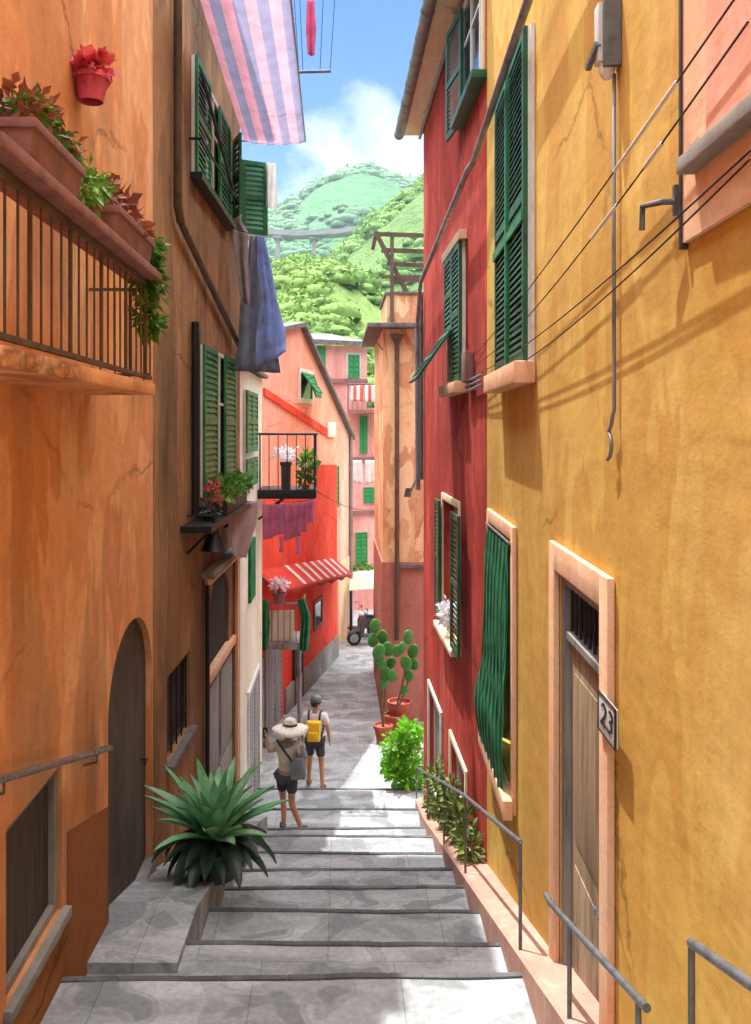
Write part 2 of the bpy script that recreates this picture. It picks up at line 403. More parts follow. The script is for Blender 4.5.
def shutter_mb(fr, a0, a1, b0, b1, c0, pitch=.07, mb=None):
    mb = mb or MB(); w = min(.07, (a1-a0)*.16); t = .035
    mb.box(fr, a0, a0+w, b0, b1, c0, c0+t); mb.box(fr, a1-w, a1, b0, b1, c0, c0+t)
    rails = [b0, b0+(b1-b0)*.5-w/2, b1-w]
    for r in rails: mb.box(fr, a0+w, a1-w, r, r+w, c0+.001, c0+t-.001)
    for k in range(2):
        lo, hi = rails[k]+w, rails[k+1]; n = max(2, int((hi-lo)/pitch)); st = (hi-lo)/n
        for i in range(n):
            z = lo+i*st; q = st*.92
            mb.hexa([fr.pt(a0+w, z, c0+t-.006), fr.pt(a1-w, z, c0+t-.006), fr.pt(a1-w, z+q, c0+.006), fr.pt(a0+w, z+q, c0+.006),
                     fr.pt(a0+w, z+.012, c0+t-.004), fr.pt(a1-w, z+.012, c0+t-.004), fr.pt(a1-w, z+q+.012, c0+.008), fr.pt(a0+w, z+q+.012, c0+.008)])
    return mb

def frame_mb(fr, a0, a1, b0, b1, w, c0, c1, bottom=True):
    m = MB(); m.box(fr, a0, a0+w, b0, b1, c0, c1); m.box(fr, a1-w, a1, b0, b1, c0, c1); m.box(fr, a0+w, a1-w, b1-w, b1, c0, c1)
    if bottom: m.box(fr, a0+w, a1-w, b0, b0+w, c0, c1)
    return m

def window(house, fr, rc, mode='closed', shut='green', sur='peach', surw=.1, sill=True, c=0.0, recess=None, pitch=.07, frame='white_paint', label=None, sillmat=None):
    """a window part with its pane, shutters, surround and sill as sub-parts"""
    a0, a1, b0, b1 = rc; k = c if recess is None else -recess
    m = frame_mb(fr, a0, a1, b0, b1, .05, k+.004, k+.045); am = (a0+a1)/2; m.box(fr, am-.025, am+.025, b0+.05, b1-.05, k+.006, k+.043)
    m.box(fr, a0+.05, am-.025, b0+(b1-b0)*.62, b0+(b1-b0)*.62+.035, k+.01, k+.04); m.box(fr, am+.025, a1-.05, b0+(b1-b0)*.62, b0+(b1-b0)*.62+.035, k+.01, k+.04)
    w = m.build('window', frame, house)
    if label: w['label'] = label
    MB().box(fr, a0+.05, a1-.05, b0+.05, b1-.05, k+.012, k+.022).build('pane', 'glass', w)
    if sur:
        frame_mb(fr, a0-surw, a1+surw, b0-(0 if sill else surw), b1+surw, surw, c+.003, c+.035, not sill).build('surround', sur, w, bevel=.006)
    if sill: MB().box(fr, a0-surw-.06, a1+surw+.06, b0-.09, b0-.002, c+.002, c+.16).build('sill', sillmat or sur or 'concrete', w, bevel=.01)
    cs = c+.042
    if mode == 'closed':
        shutter_mb(fr, a0, am-.004, b0, b1, cs, pitch).build('shutter', shut, w)
        shutter_mb(fr, am+.004, a1, b0, b1, cs, pitch).build('shutter', shut, w)
    elif mode == 'ajar':
        q = (a1-a0)*.37
        shutter_mb(fr, a0, a0+q, b0, b1, cs, pitch).build('shutter', shut, w)
        shutter_mb(fr, a1-q, a1, b0, b1, cs, pitch).build('shutter', shut, w)
    elif mode == 'open':
        h = (a1-a0)/2
        shutter_mb(fr.sub(a0, 0, c+.04, 0), -h, -.01, b0, b1, .004, pitch).build('shutter', shut, w)
        shutter_mb(fr.sub(a1, 0, c+.04, 0), .01, h, b0, b1, .004, pitch).build('shutter', shut, w)
    return w

def pot(mb, c, r, h):
    return mb.lathe(c, [(r*.68, 0), (r*.95, h*.82), (r*1.08, h*.82), (r*1.08, h), (r*.93, h), (r*.9, h*.9), (.001, h*.9)], 20, cap=False)
# ------------------------------------------------------------------ the setting: terrain, stairway, street
STEPS = [(-2.6, .74), (-1.6, 1.06), (-.6, 1.38), (.4, 1.72), (1.4, 2.05), (2.45, 2.4), (3.5, 2.74), (4.55, 3.08), (5.6, 3.41), (6.5, 3.71), (7.6, 4.06), (8.65, 4.40), (9.7, 4.74), (10.9, 5.12), (12.3, 5.55), (13.6, 6.02), (15.2, 6.40), (16.6, 6.62)]
def hstep(D):
    for d, h in STEPS:
        if D < d: return h
    return 6.8
def hline(D): return 1.6+.324*D if D < 14.2 else min(6.8, 6.2+(D-14.2)*.25)
def xe(D): return 1.17+(D-5.65)*.024               # right edge of the steps
g = MB(); g.add([(-4000, -4000, -.35), (4000, -4000, -.35), (4000, 4000, -.35), (-4000, 4000, -.35)], [(0, 1, 2, 3)])
tag(g.build('ground', 'terrain'), kind='structure')
st = MB(); prev = -4.0
random.seed(3)
for i, (d, h) in enumerate(STEPS):
    z = CZ-h; w = .02*math.sin(i*2.3); xr = xe(d)+.02 if d < 16 else 2.6; xl = -1.78
    tilt = .03*math.sin(i*1.7+1); seg = 8; n = []
    top0, top1, bot1, bot0 = [], [], [], []
    for k in range(seg+1):
        t = k/seg; x = xl+(xr-xl)*t; j = .018*noise.noise(Vector((x*1.7, i*3.1, 0)))
        dz = .012*noise.noise(Vector((x*1.3, i*5.7, 4)))
        top1.append(Vector((x, d+j+tilt*(t-.5)*2, z-.006+dz))); top0.append(Vector((x, prev-.06, z+.004+dz)))
        bot1.append(Vector((x, d+j+tilt*(t-.5)*2, z-.6))); bot0.append(Vector((x, prev-.06, z-.6)))
    b0 = len(top0); vs = top0+top1+bot1+bot0; fs = []
    for k in range(seg):
        fs += [(k, k+1, b0+k+1, b0+k), (b0+k, b0+k+1, 2*b0+k+1, 2*b0+k), (2*b0+k, 2*b0+k+1, 3*b0+k+1, 3*b0+k), (3*b0+k, 3*b0+k+1, k+1, k)]
    fs += [(0, b0, 2*b0, 3*b0), (seg, b0+seg, 2*b0+seg, 3*b0+seg)]
    st.add(vs, fs); prev = d
tag(st.build('stairway', 'step_stone', bevel=.022), kind='structure')
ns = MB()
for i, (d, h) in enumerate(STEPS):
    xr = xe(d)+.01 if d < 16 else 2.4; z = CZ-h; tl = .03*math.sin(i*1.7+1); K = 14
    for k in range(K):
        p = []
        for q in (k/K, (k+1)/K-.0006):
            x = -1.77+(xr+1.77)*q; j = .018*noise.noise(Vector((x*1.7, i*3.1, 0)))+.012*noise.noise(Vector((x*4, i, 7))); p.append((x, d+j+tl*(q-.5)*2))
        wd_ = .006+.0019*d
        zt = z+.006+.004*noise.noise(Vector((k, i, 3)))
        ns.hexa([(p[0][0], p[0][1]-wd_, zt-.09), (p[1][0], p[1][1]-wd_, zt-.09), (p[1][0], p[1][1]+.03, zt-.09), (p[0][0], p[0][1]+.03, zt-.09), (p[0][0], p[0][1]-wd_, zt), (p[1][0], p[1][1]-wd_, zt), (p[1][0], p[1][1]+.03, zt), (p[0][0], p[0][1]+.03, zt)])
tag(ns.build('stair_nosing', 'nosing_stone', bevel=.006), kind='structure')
# lower street, a sheet with gentle bumps
sm = MB(); nx, ny = 30, 60
for j in range(ny+1):
    for i in range(nx+1):
        x = -6+14*i/nx; y = 16.5+34*j/ny; sm.v.append(Vector((x, y, .012*noise.noise(Vector((x*.8, y*.8, 0))))))
for j in range(ny):
    for i in range(nx): k = j*(nx+1)+i; sm.f.append((k, k+1, k+nx+2, k+nx+1))
tag(sm.build('street', 'street_stone', smooth=True), kind='structure')
# sloping side ramp at the left, against the houses
rp = MB(); pts = [(6.15, 3.64), (7.0, 3.70), (8.2, 4.04), (9.3, 4.40), (10.6, 4.80), (12.2, 5.3), (13.4, 5.75)]
def hramp(D):
    for (a, ha), (b, hb) in zip(pts, pts[1:]):
        if a <= D <= b: return ha+(hb-ha)*(D-a)/(b-a)
    return pts[-1][1]
for (a, ha), (b, hb) in zip(pts, pts[1:]):
    xa, xb = -1.08+.01*(a-6), -1.08+.01*(b-6)
    rp.hexa([(-1.76, a, CZ-ha-.9), (xa, a, CZ-ha-.9), (xb, b, CZ-hb-.9), (-1.76, b, CZ-hb-.9), (-1.76, a, CZ-ha), (xa, a, CZ-ha), (xb, b, CZ-hb), (-1.76, b, CZ-hb)])
tag(rp.build('side_ramp', 'step_stone'), kind='structure')
kb = MB(); ds = [-3, -1, 1, 3, 5, 6.5, 8, 9.5, 11, 12.5, 14, 15, 15.9]; vs = []
for d in ds:
    z = CZ-hline(d)+.1; x0 = xe(d); x1 = 1.75
    vs += [Vector((x0, d, z-1)), Vector((x0, d, z)), Vector((x0+.03, d, z+.02)), Vector((x1, d, z+.06)), Vector((x1, d, z-1))]
kb.add(vs, [(5*i+k, 5*i+k+1, 5*i+k+6, 5*i+k+5) for i in range(len(ds)-1) for k in range(4)]+[(0, 1, 2, 3, 4), tuple(5*(len(ds)-1)+k for k in (4, 3, 2, 1, 0))])
tag(kb.build('kerb', 'kerb'), kind='structure')

# ------------------------------------------------------------------ hills
def crest(pts, px):
    for (a, ya), (b, yb) in zip(pts, pts[1:]):
        if a <= px <= b: t = (px-a)/(b-a); t = t*t*(3-2*t); return ya+(yb-ya)*t
    return pts[0][1] if px < pts[0][0] else pts[-1][1]
def hill(name, mat, pts, D, near, far, px0, px1, nu, nv, rough, fmat, ntree, tr, label, nleaf=48):
    H = {}
    def hz(x, y):
        px = VX+F*x/D; c = CZ+(VY-crest(pts, px))/F*D
        t = (y-near)/(D-near) if y < D else 1-(y-D)/(far-D)
        t = max(0, min(1, t)); s = math.sin(t*math.pi/2)**.85 if y < D else t*t*(3-2*t)
        z = -1+(c+1)*s
        fz = min(1, t*3)*(1-.8*math.exp(-((y-D)/(D*.04))**2))
        return z+rough*fz*(noise.noise(Vector((x, y, 0))*(3.2/D*4))+.5*noise.noise(Vector((x, y, 5))*(30/D)))
    m = MB(); X0, X1 = (px0-VX)/F*D, (px1-VX)/F*D
    for j in range(nv+1):
        y = near+(far-near)*j/nv
        for i in range(nu+1):
            x = X0+(X1-X0)*i/nu; m.v.append(Vector((x, y, hz(x, y))))
    for j in range(nv):
        for i in range(nu): k = j*(nu+1)+i; m.f.append((k, k+1, k+nu+2, k+nu+1))
    tag(m.build(name, mat, smooth=True, recalc=False), kind='structure')
    f = MB(); xv0, xv1 = (225-VX)/F*D, (480-VX)/F*D
    for _ in range(ntree):
        x = random.uniform(xv0, xv1); y = near+(D*1.04-near)*random.random()**.6
        if noise.noise(Vector((x, y*.6, 3))*(14/D)) < -.12: continue
        z = hz(x, y); r = tr*min(1.9, math.exp(random.gauss(-.1, .42)))*(.75+.5*(noise.noise(Vector((x, y, 9))*(25/D))+.5))
        f.crown((x, y, z-r*.12), r*random.uniform(.7, 1.1)); f.wood((x, y, z-r*.1), (r*1.1, r*1.1, r*.75), nleaf, r*.13)
    tag(f.build('hillside_wood', fmat, recalc=False, smooth=True), label, 'wood', kind='stuff')
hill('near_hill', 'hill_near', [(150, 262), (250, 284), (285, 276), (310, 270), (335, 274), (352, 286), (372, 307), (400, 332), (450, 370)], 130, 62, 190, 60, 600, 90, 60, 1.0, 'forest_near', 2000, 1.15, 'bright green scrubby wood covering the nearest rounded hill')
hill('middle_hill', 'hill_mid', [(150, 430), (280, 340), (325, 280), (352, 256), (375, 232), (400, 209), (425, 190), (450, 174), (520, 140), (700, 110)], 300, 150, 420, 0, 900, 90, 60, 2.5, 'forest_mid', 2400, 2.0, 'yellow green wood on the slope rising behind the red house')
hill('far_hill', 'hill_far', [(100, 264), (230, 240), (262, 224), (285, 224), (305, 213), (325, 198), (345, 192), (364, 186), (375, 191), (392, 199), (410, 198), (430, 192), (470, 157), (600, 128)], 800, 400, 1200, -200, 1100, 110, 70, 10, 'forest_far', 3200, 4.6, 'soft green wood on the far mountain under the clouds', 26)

# viaduct
v = thing('viaduct', P(318, 262, 420), 'long pale road viaduct on piers crossing below the far green mountain', 'viaduct')
L = P(235, 236, 420); Rr = P(378, 233, 412)
pp = [P(232, 231, 430), P(262, 234, 424), P(300, 236, 420), P(340, 234, 414), P(372, 229, 408), P(400, 223, 402)]
m = MB()
for a, b in zip(pp, pp[1:]): m.bar(a, b, 9, 1.5)
m.build('deck', 'viaduct', v)
m = MB()
for a, b in zip(pp, pp[1:]):
    for s in (-4.2,): m.bar(a+Vector((0, s, 1.15)), b+Vector((0, s, 1.15)), .4, .8)
m.build('parapet', 'viaduct', v)
for px, py in ((247, 234), (278, 236), (314, 237), (352, 234), (388, 228)):
    c = P(px, py, 418); m = MB()
    m.hexa([c+Vector((-.9, -2, -1)), c+Vector((.9, -2, -1)), c+Vector((.9, 2, -1)), c+Vector((-.9, 2, -1)), c+Vector((-1.2, -2.6, -60)), c+Vector((1.2, -2.6, -60)), c+Vector((1.2, 2.6, -60)), c+Vector((-1.2, 2.6, -60))])
    m.box(WORLD, c.x-2, c.x+2, c.z-1.5, c.z-.7, -c.y-4, -c.y+4)
    m.build('pier', 'viaduct', v)

# ------------------------------------------------------------------ LEFT: orange house
def roofslab(house, fr, s0, s1, z, over, depth, mat='slate', thick=.1, rise=.22):
    m = MB(); m.hexa([fr.pt(s0-.1, z+.01, over), fr.pt(s1+.1, z+.01, over), fr.pt(s1+.1, z+.01+rise*(depth+over), -depth), fr.pt(s0-.1, z+.01+rise*(depth+over), -depth),
                      fr.pt(s0-.1, z+thick, over), fr.pt(s1+.1, z+thick, over), fr.pt(s1+.1, z+thick+rise*(depth+over), -depth), fr.pt(s0-.1, z+thick+rise*(depth+over), -depth)])
    return m.build('roof', mat, house)
LW = Wall((-1.7, -3), (-1.7, 8.4))
oh = thing('orange_house', (-5, 3, 0), 'orange plastered house with arched doorway and balcony railing, nearest on the left', 'house')
arch = LW.rect(108, 152, 622, 896); arch = (arch[0], arch[1], CZ-3.98, arch[3])
cell = (LW.s_at(6), LW.s_at(62), CZ-2.98, LW.z_at(45, 783))
m = body(MB(), LW, 0, LW.len, -1, CZ+5.0, 7, [arch, cell], .42)
# arched head of the doorway: spandrels
a0, a1, b0, b1 = arch; rr = (a1-a0)/2; ac = (a0+a1)/2; ry = .62; seg = 14
for sgn in (-1, 1):
    poly = [LW.pt(ac+sgn*rr, b1, 0), LW.pt(ac, b1, 0)]+[LW.pt(ac+sgn*rr*math.sin(t), b1-ry+ry*math.cos(t)-.002, 0) for t in [math.pi/2*k/seg for k in range(seg+1)]]
    for p in poly: p.z = min(p.z, CZ+(p.z-CZ))
    m.prism(poly[:1]+poly[2:], LW.n*-.42)
m.build('wall', 'orange', oh)
d = MB()
d.box(LW, a0, a1, b0, b1-.02, -.12, -.06)
dd = d.build('door', 'arch_wood', oh); MB().tube([LW.pt(a1-.22, b0+1.0, -.06), LW.pt(a1-.22, b0+1.0, -.0), LW.pt(a1-.32, b0+1.0, -.0)], .012).build('handle', 'black_iron', dd)
MB().box(LW, a0-.01, a1+.01, b0-.4, b0+.02, -.4, .04).build('doorstep', 'concrete', oh, bevel=.01)
a0, a1, b0, b1 = cell
m = frame_mb(LW, a0, a1, b0, b1, .05, -.09, -.03)
w = m.build('cellar_opening', 'concrete', oh)
MB().box(LW, a0+.05, a1-.05, b0+.05, b1-.05, -.1, -.07).build('hatch', 'door_dark', w)
MB().box(LW, a0-.04, a1+.05, b0-.07, b0-.003, -.2, .05).build('sill', 'concrete', w, bevel=.008)
def shade_band(sa, sb, bot=CZ-4.6):
    f = lambda s: CZ-(2.52+.26*(s-3-5.6)); MB().prism([LW.pt(sa, bot, .003), LW.pt(sb, bot, .003), LW.pt(sb, f(sb), .003), LW.pt(sa, f(sa), .003)], LW.n*.004).build('shade_band', 'shade_band', oh)  # sloping brown strip paints the shadow along the foot of the wall
shade_band(a1+.1, arch[0]-.01)
MB().prism([LW.pt(2.2, CZ-4.4, .003), LW.pt(a1+.1, CZ-4.4, .003), LW.pt(a1+.1, CZ-3.12, .003), LW.pt(2.2, CZ-3.12, .003)], LW.n*.004).build('shade_band', 'shade_band', oh)
roofslab(oh, LW, 0, LW.len, CZ+5.0, .35, 7)
# balcony in front of the orange wall
BW = Wall((-1.28, -3), (-1.28, 8.4)); z0, z1 = BW.z_at(88, 364), BW.z_at(88, 212); s0, s1 = BW.s_at(-25), BW.s_at(150)
m = MB().box(LW, s0, s1+.03, z0-.1, z0-.02, .001, .45)
bal = m.build('balcony', 'orange', oh, bevel=.008)
m = MB(); n = 13; m.box(BW, s0, s1, z0+.005, z0+.03, -.015, .015); m.box(BW, s0, s1, z1-.16, z1-.13, -.015, .015)
for i in range(22):
    s = s0+(s1-s0)*i/21; m.tube([BW.pt(s, z0+.02), BW.pt(s, z1-.14)], .0065 if i % 4 else .012, 6)
for k in range(2): m.box(LW, s1-.02, s1+.0, z0+.03+(.0 if k else z1-z0-.2), z0+.05+(0 if k else z1-z0-.2), .002, .42)
for k in range(4): m.tube([LW.pt(s1-.01, z0, .08+k*.1), LW.pt(s1-.01, z1-.14, .08+k*.1)], .0065, 6)
m.build('railing', 'pipe_brown', bal)
MB().box(BW, s0, s1, z1-.12, z1-.065, -.14, .1).build('shelf', 'terracotta_dull', bal, bevel=.008)
ztop = z1-.065
def trough(px0, px1, label, planter='terracotta_dull'):
    a, b = sorted((BW.s_at(px0), BW.s_at(px1))); t = thing('planter_box', BW.pt((a+b)/2, ztop), label, 'planter', 'terracotta planters on the balcony shelf')
    m = MB(); p = lambda s, c: BW.pt(s, ztop, c); h = .16
    m.hexa([BW.pt(a+.02, ztop, -.08), BW.pt(b-.02, ztop, -.08), BW.pt(b-.02, ztop, .08), BW.pt(a+.02, ztop, .08), BW.pt(a, ztop+h, -.1), BW.pt(b, ztop+h, -.1), BW.pt(b, ztop+h, .1), BW.pt(a, ztop+h, .1)])
    m.box(BW, a-.01, b+.01, ztop+h-.04, ztop+h, -.112, .112)
    m.build('box', planter, t, bevel=.006); MB().box(BW, a+.02, b-.02, ztop+h, ztop+h+.006, -.09, .09).build('soil', 'soil', t)
    return a, b, ztop+h
def plants(name, label, cat, base, mat, blobs, L, group=None, stems=5, w=None, down=0, shell=.3):
    t = thing(name, base, label, cat, group); m = MB(); s = MB(); base = Vector(base)
    for c, rad, n in blobs:
        m.cloud(c, rad, n, L, w, shell, down)
    for i in range(stems):
        c = Vector(blobs[i % len(blobs)][0]); e = c+Vector((random.gauss(0, .04), random.gauss(0, .04), random.gauss(0, .03)))
        s.tube([base+Vector((random.gauss(0, .01), random.gauss(0, .01), 0)), (base+e)/2+Vector((random.gauss(0, .02), 0, .02)), e], .005, 5, .002)
    m.build('foliage', mat, t, recalc=False); s.build('stem', 'bark', t); return t
random.seed(11)
a, b, z = trough(8, 62, 'dull terracotta planter box at the near left end of the balcony shelf'); c = BW.pt((a+b)/2, z)
plants('planter_plant', 'rusty brown rosettes with green edges above the near balcony planter', 'plant', c, 'succulent', [(BW.pt(a+.1+(b-a-.15)*k/3, z+.08+.03*(k % 2)), (.12, .13, .11), 60) for k in range(4)], .07, 'plants in the balcony planters')
plants('trailing_plant', 'bright green trailing leaves between and above the two balcony planters', 'plant', BW.pt(BW.s_at(78), z-.15), 'ivy', [(BW.pt(BW.s_at(q_), z+.07), (.1, .14, .1), 100) for q_ in (24, 44, 62, 92)]+[(BW.pt(BW.s_at(82), z-.02), (.1, .14, .16), 160), (BW.pt(BW.s_at(34), z+.12), (.1, .12, .08), 80), (BW.pt(BW.s_at(58), z+.02), (.08, .1, .08), 60)], .06, 'plants in the balcony planters', down=.4)
a, b, z = trough(100, 138, 'dull terracotta planter box at the far right end of the balcony shelf'); c = BW.pt((a+b)/2, z)
plants('planter_plant', 'red-brown leafy plant rising from the far balcony planter', 'plant', c, 'succulent', [(BW.pt(a+.1+(b-a-.2)*k/3, z+.1-.02*k), (.1, .13, .12), 60) for k in range(4)], .09, 'plants in the balcony planters')
e = BW.s_at(148)
plants('trailing_plant', 'dark green leafy plant spilling over the far corner of the balcony', 'plant', BW.pt(e-.03, z-.15), 'ivy', [(BW.pt(e-.05, z+.0), (.13, .2, .14), 190), (BW.pt(e, z-.22), (.12, .15, .2), 230), (BW.pt(e+.02, z-.47), (.1, .12, .14), 130)], .085, 'plants in the balcony planters', down=.8)
# wall pot with red flower
c = LW.pt(LW.s_at(76), LW.z_at(76, 102), .1)
t = thing('wall_flowerpot', c, 'magenta pot with red blooms hung alone high on the orange wall', 'flowerpot')
pot(MB(), c, .115, .17).build('pot', 'pot_red', t, smooth=True, auto=True)
MB().tube([LW.pt(LW.s_at(76), c.z+.12, .002), LW.pt(LW.s_at(76), c.z+.12, .03)], .01).build('bracket', 'black_iron', t)
MB().cloud(c+Vector((0, 0, .22)), (.12, .19, .1), 170, .1, .085, .3).build('flower', 'petal_red', t, recalc=False)
# wall handrail
hr = thing('wall_handrail', LW.pt(LW.s_at(60), LW.z_at(60, 755)), 'round steel handrail on brackets along the orange wall before the arched door', 'handrail')
q0, q1 = LW.pt(LW.s_at(-40, .09), CZ-1.55, .09), LW.pt(LW.s_at(110, .09), LW.z_at(110, 748, .09), .09)
MB().tube([q0, q1, q1+Vector((-.07, .03, -.02))], .021, 12).build('rail', 'steel', hr, smooth=True, auto=True)
for t_ in (.2, .86):
    p = q0.lerp(q1, t_); MB().tube([p+Vector((0, 0, -.02)), p+Vector((0, 0, -.07)), p+Vector((-.09, 0, -.09))], .009).build('bracket', 'iron', hr)

# ------------------------------------------------------------------ LEFT: brown house
NW = Wall((-1.7, 8.4), (-1.5, 14.2)); NL = NW.len
bh = thing('brown_house', (-5, 11, 0), 'ochre brown house with peeling plaster, green shutters and a tall double door', 'house')
swin = NW.rect(167, 190, 664, 745); bdoor = NW.rect(206, 235, 572, 790); bdoor = (bdoor[0], bdoor[1], CZ-5.55, bdoor[3])
m = body(MB(), NW, 0, NL, -1, CZ+5.9, 7, [swin, bdoor], .3)
m.build('wall', 'brown', bh)
roofslab(bh, NW, .1, NL, CZ+5.9, .3, 7)
w = frame_mb(NW, *swin, .05, -.1, -.06).build('window', 'door_dark', bh)
MB().box(NW, swin[0]+.05, swin[1]-.05, swin[2]+.05, swin[3]-.05, -.09, -.08).build('pane', 'void', w)
m = MB()
for k in range(5): s = swin[0]+.08+(swin[1]-swin[0]-.16)*k/4; m.tube([NW.pt(s, swin[2], -.03), NW.pt(s, swin[3], -.03)], .01, 6)
m.build('grille', 'black_iron', w); MB().box(NW, swin[0]-.05, swin[1]+.05, swin[2]-.08, swin[2]-.002, -.1, .08).build('sill', 'slate', w, bevel=.01)
a0, a1, b0, b1 = bdoor; zt = NW.z_at(220, 662); fw = .13
dr = frame_mb(NW, a0-fw, a1+fw, b0, b1+fw, fw, .003, .05, False)
dr.box(NW, a0, a1, zt-.06, zt+.06, -.1, .02)
dr = dr.build('door', 'peach', bh, bevel=.008)
MB().box(NW, a0-.35, a1+.3, b1+fw+.01, b1+fw+.09, .003, .17).build('cornice', 'concrete', dr, bevel=.01)
MB().tube([NW.pt(a0-fw-.1, b0, .06), NW.pt(a0-fw-.1, b1+.05, .06)], .028, 8).build('pipe', 'black_iron', bh, smooth=True, auto=True)
am = (a0+a1)/2
for q in range(2):
    l0, l1 = (a0+.01, am-.01) if q == 0 else (am+.01, a1-.01); m = MB(); m.box(NW, l0, l1, b0, zt-.06, -.1, -.05)
    for zz in ((b0+.15, b0+.9), (b0+1.0, zt-.2)): m.box(NW, l0+.1, l1-.1, zz[0], zz[1], -.05, -.03)
    lf = m.build('leaf', 'door_grey', dr, bevel=.006)
# arched fanlight panel
m = MB(); m.box(NW, a0, am-.8, zt+.06, b1, -.12, -.03); m.box(NW, am+.8, a1, zt+.06, b1, -.12, -.03)
hy = b1-(zt+.06)
for sgn in (-1, 1):
    poly = [NW.pt(am+sgn*.8, b1, -.03)]+[NW.pt(am+sgn*.8*math.sin(t), b1-.42+.42*math.cos(t)-.003, -.03) for t in [math.pi/2*k/10 for k in range(11)]]
    m.prism(poly, NW.n*-.08)
m.build('panel', 'brown', dr)
MB().box(NW, am-.81, am+.81, zt+.06, b1, -.09, -.07).build('fanlight', 'void', dr)
# upper and middle shuttered windows
rc = NW.rect(191, 226, 92, 198); w1 = window(bh, NW, rc, 'ajar', 'green', None, sill=False, label=None)
MB().box(NW, rc[0]-.06, rc[1]+.06, rc[2]-.09, rc[2]-.01, .003, .14).build('sill', 'black_iron', w1)
m = MB(); m.tube([NW.pt(rc[0]-.1, rc[2]+.35, .14), NW.pt(rc[1]+.2, rc[2]+.35, .14)], .016, 8); m.tube([NW.pt(rc[0]+.05, rc[3]-.2, .11), NW.pt(rc[1]+.1, rc[2]+.3, .14)], .02, 8)
m.tube([NW.pt(rc[0]-.1, rc[2]+.35, 0), NW.pt(rc[0]-.1, rc[2]+.35, .14)], .016, 8)
m.tube([NW.pt(rc[1]+.2, rc[2]+.35, 0), NW.pt(rc[1]+.2, rc[2]+.35, .14)], .016, 8)
m.build('shutter_bar', 'black_iron', w1)
rc = NW.rect(199, 231, 352, 492); w2 = window(bh, NW, rc, 'ajar', 'green', None, sill=True, sillmat='concrete')
MB().box(NW, rc[0]-.14, rc[0]-.02, rc[2]-.1, rc[3]+.15, .003, .02).build('surround', 'door_dark', w2)
rc = NW.rect(233, 238, 165, 228)
zz0, zz1 = NW.z_at(238, 232), NW.z_at(238, 158); fr = NW.sub(NL-.12, 0, .03, R(-62))
rcw = (NL-1.0, NL-.15, zz0, zz1); w3 = window(bh, NW, rcw, None, 'green', None, sill=True, sillmat='concrete')
shutter_mb(fr, 0, .44, zz0, zz1, 0).build('shutter', 'green', w3)
shutter_mb(NW.sub(NL-1.03, 0, .03, R(-158)), 0, .42, zz0, zz1, -.04).build('shutter', 'green', w3)
# lace curtain blowing out at the far upper window
m = MB(); nn = 10
for j in range(11):
    for i in range(nn+1):
        t = i/nn; x = .0+.26*t; m.v.append(fr.pt(.40+x*.7, zz1-(zz1-zz0)*.62*j/10+.0*t-(.02*math.sin(t*9) if j == 10 else 0), .06+.035*math.sin(t*11+j*.3)))
for j in range(10):
    for i in range(nn): k = j*(nn+1)+i; m.f.append((k, k+1, k+nn+2, k+nn+1))
t = thing('lace_curtain', m.v[0], 'white scalloped lace curtain hanging out beside the open upper green shutter', 'curtain'); m.build('cloth', 'cloth_white', t, smooth=True, recalc=False)
# drain pipe with diagonal run
dp = [NW.pt(NW.s_at(171), CZ+5.8, .07), NW.pt(NW.s_at(171), NW.z_at(171, 205), .07), NW.pt(NW.s_at(174), NW.z_at(174, 222), .07), NW.pt(NW.s_at(243, .07)-.05, NW.z_at(241, 352, .07), .07)]
MB().tube(dp[:3], .045, 10).build('drainpipe', 'pipe_brown', bh, smooth=True, auto=True)
MB().tube(dp[2:], .04, 10).build('drainpipe', 'pipe_brown', bh, smooth=True, auto=True, )
s = NW.s_at(190); MB().tube([NW.pt(s, NW.z_at(190, 322), .06), NW.pt(s, NW.z_at(190, 516), .06)], .045, 10).build('drainpipe', 'black_iron', bh, smooth=True, auto=True)
# window ledge with plants
lz = NW.z_at(205, 516); la, lb = NW.s_at(180), NW.s_at(229)
m = MB().box(NW, la, lb, lz-.04, lz+.03, .002, .34)
for s in (la+.3, lb-.5): m.bar(NW.pt(s, lz-.3, .02), NW.pt(s, lz-.04, .28), .03)
m.build('ledge', 'black_iron', bh)
a, b = NW.s_at(203), NW.s_at(226)
t = thing('window_box', NW.pt((a+b)/2, lz+.03, .2), 'long dark window box on the iron ledge of the brown house', 'planter')
MB().box(NW, a, b, lz+.03, lz+.2, .12, .3).build('box', 'pot_dark', t, bevel=.01); MB().box(NW, a+.02, b-.02, lz+.2, lz+.21, .14, .28).build('soil', 'soil', t)
plants('window_plant', 'bushy green plant filling the window box on the iron ledge', 'plant', NW.pt((a+b)/2, lz+.2, .2), 'ivy', [(NW.pt(a+(b-a)*k/4, lz+.32, .22), (.17, .3, .18), 150) for k in range(5)], .1)
s = NW.s_at(197); c = NW.pt(s, lz+.03, .18)
t = thing('flowerpot', c, 'pinkish terracotta pot standing on the iron ledge below the brown house window', 'flowerpot'); pot(MB(), c, .13, .24).build('pot', 'terracotta', t, smooth=True, auto=True); MB().lathe(c, [(.11, .21), (.001, .215)], 16).build('soil', 'soil', t)
plants('pot_plant', 'small red blooms rising from the pot on the iron ledge', 'plant', c+Vector((0, 0, .22)), 'petal_red', [(c+Vector((0, 0, .36)), (.1, .14, .12), 60), ], .07)
plants('pot_plant', 'low dark leafy plant at the left end of the iron ledge', 'plant', NW.pt(NW.s_at(192), lz+.03, .2), 'agave_dark', [(NW.pt(NW.s_at(192), lz+.14, .22), (.1, .16, .12), 90)], .09)
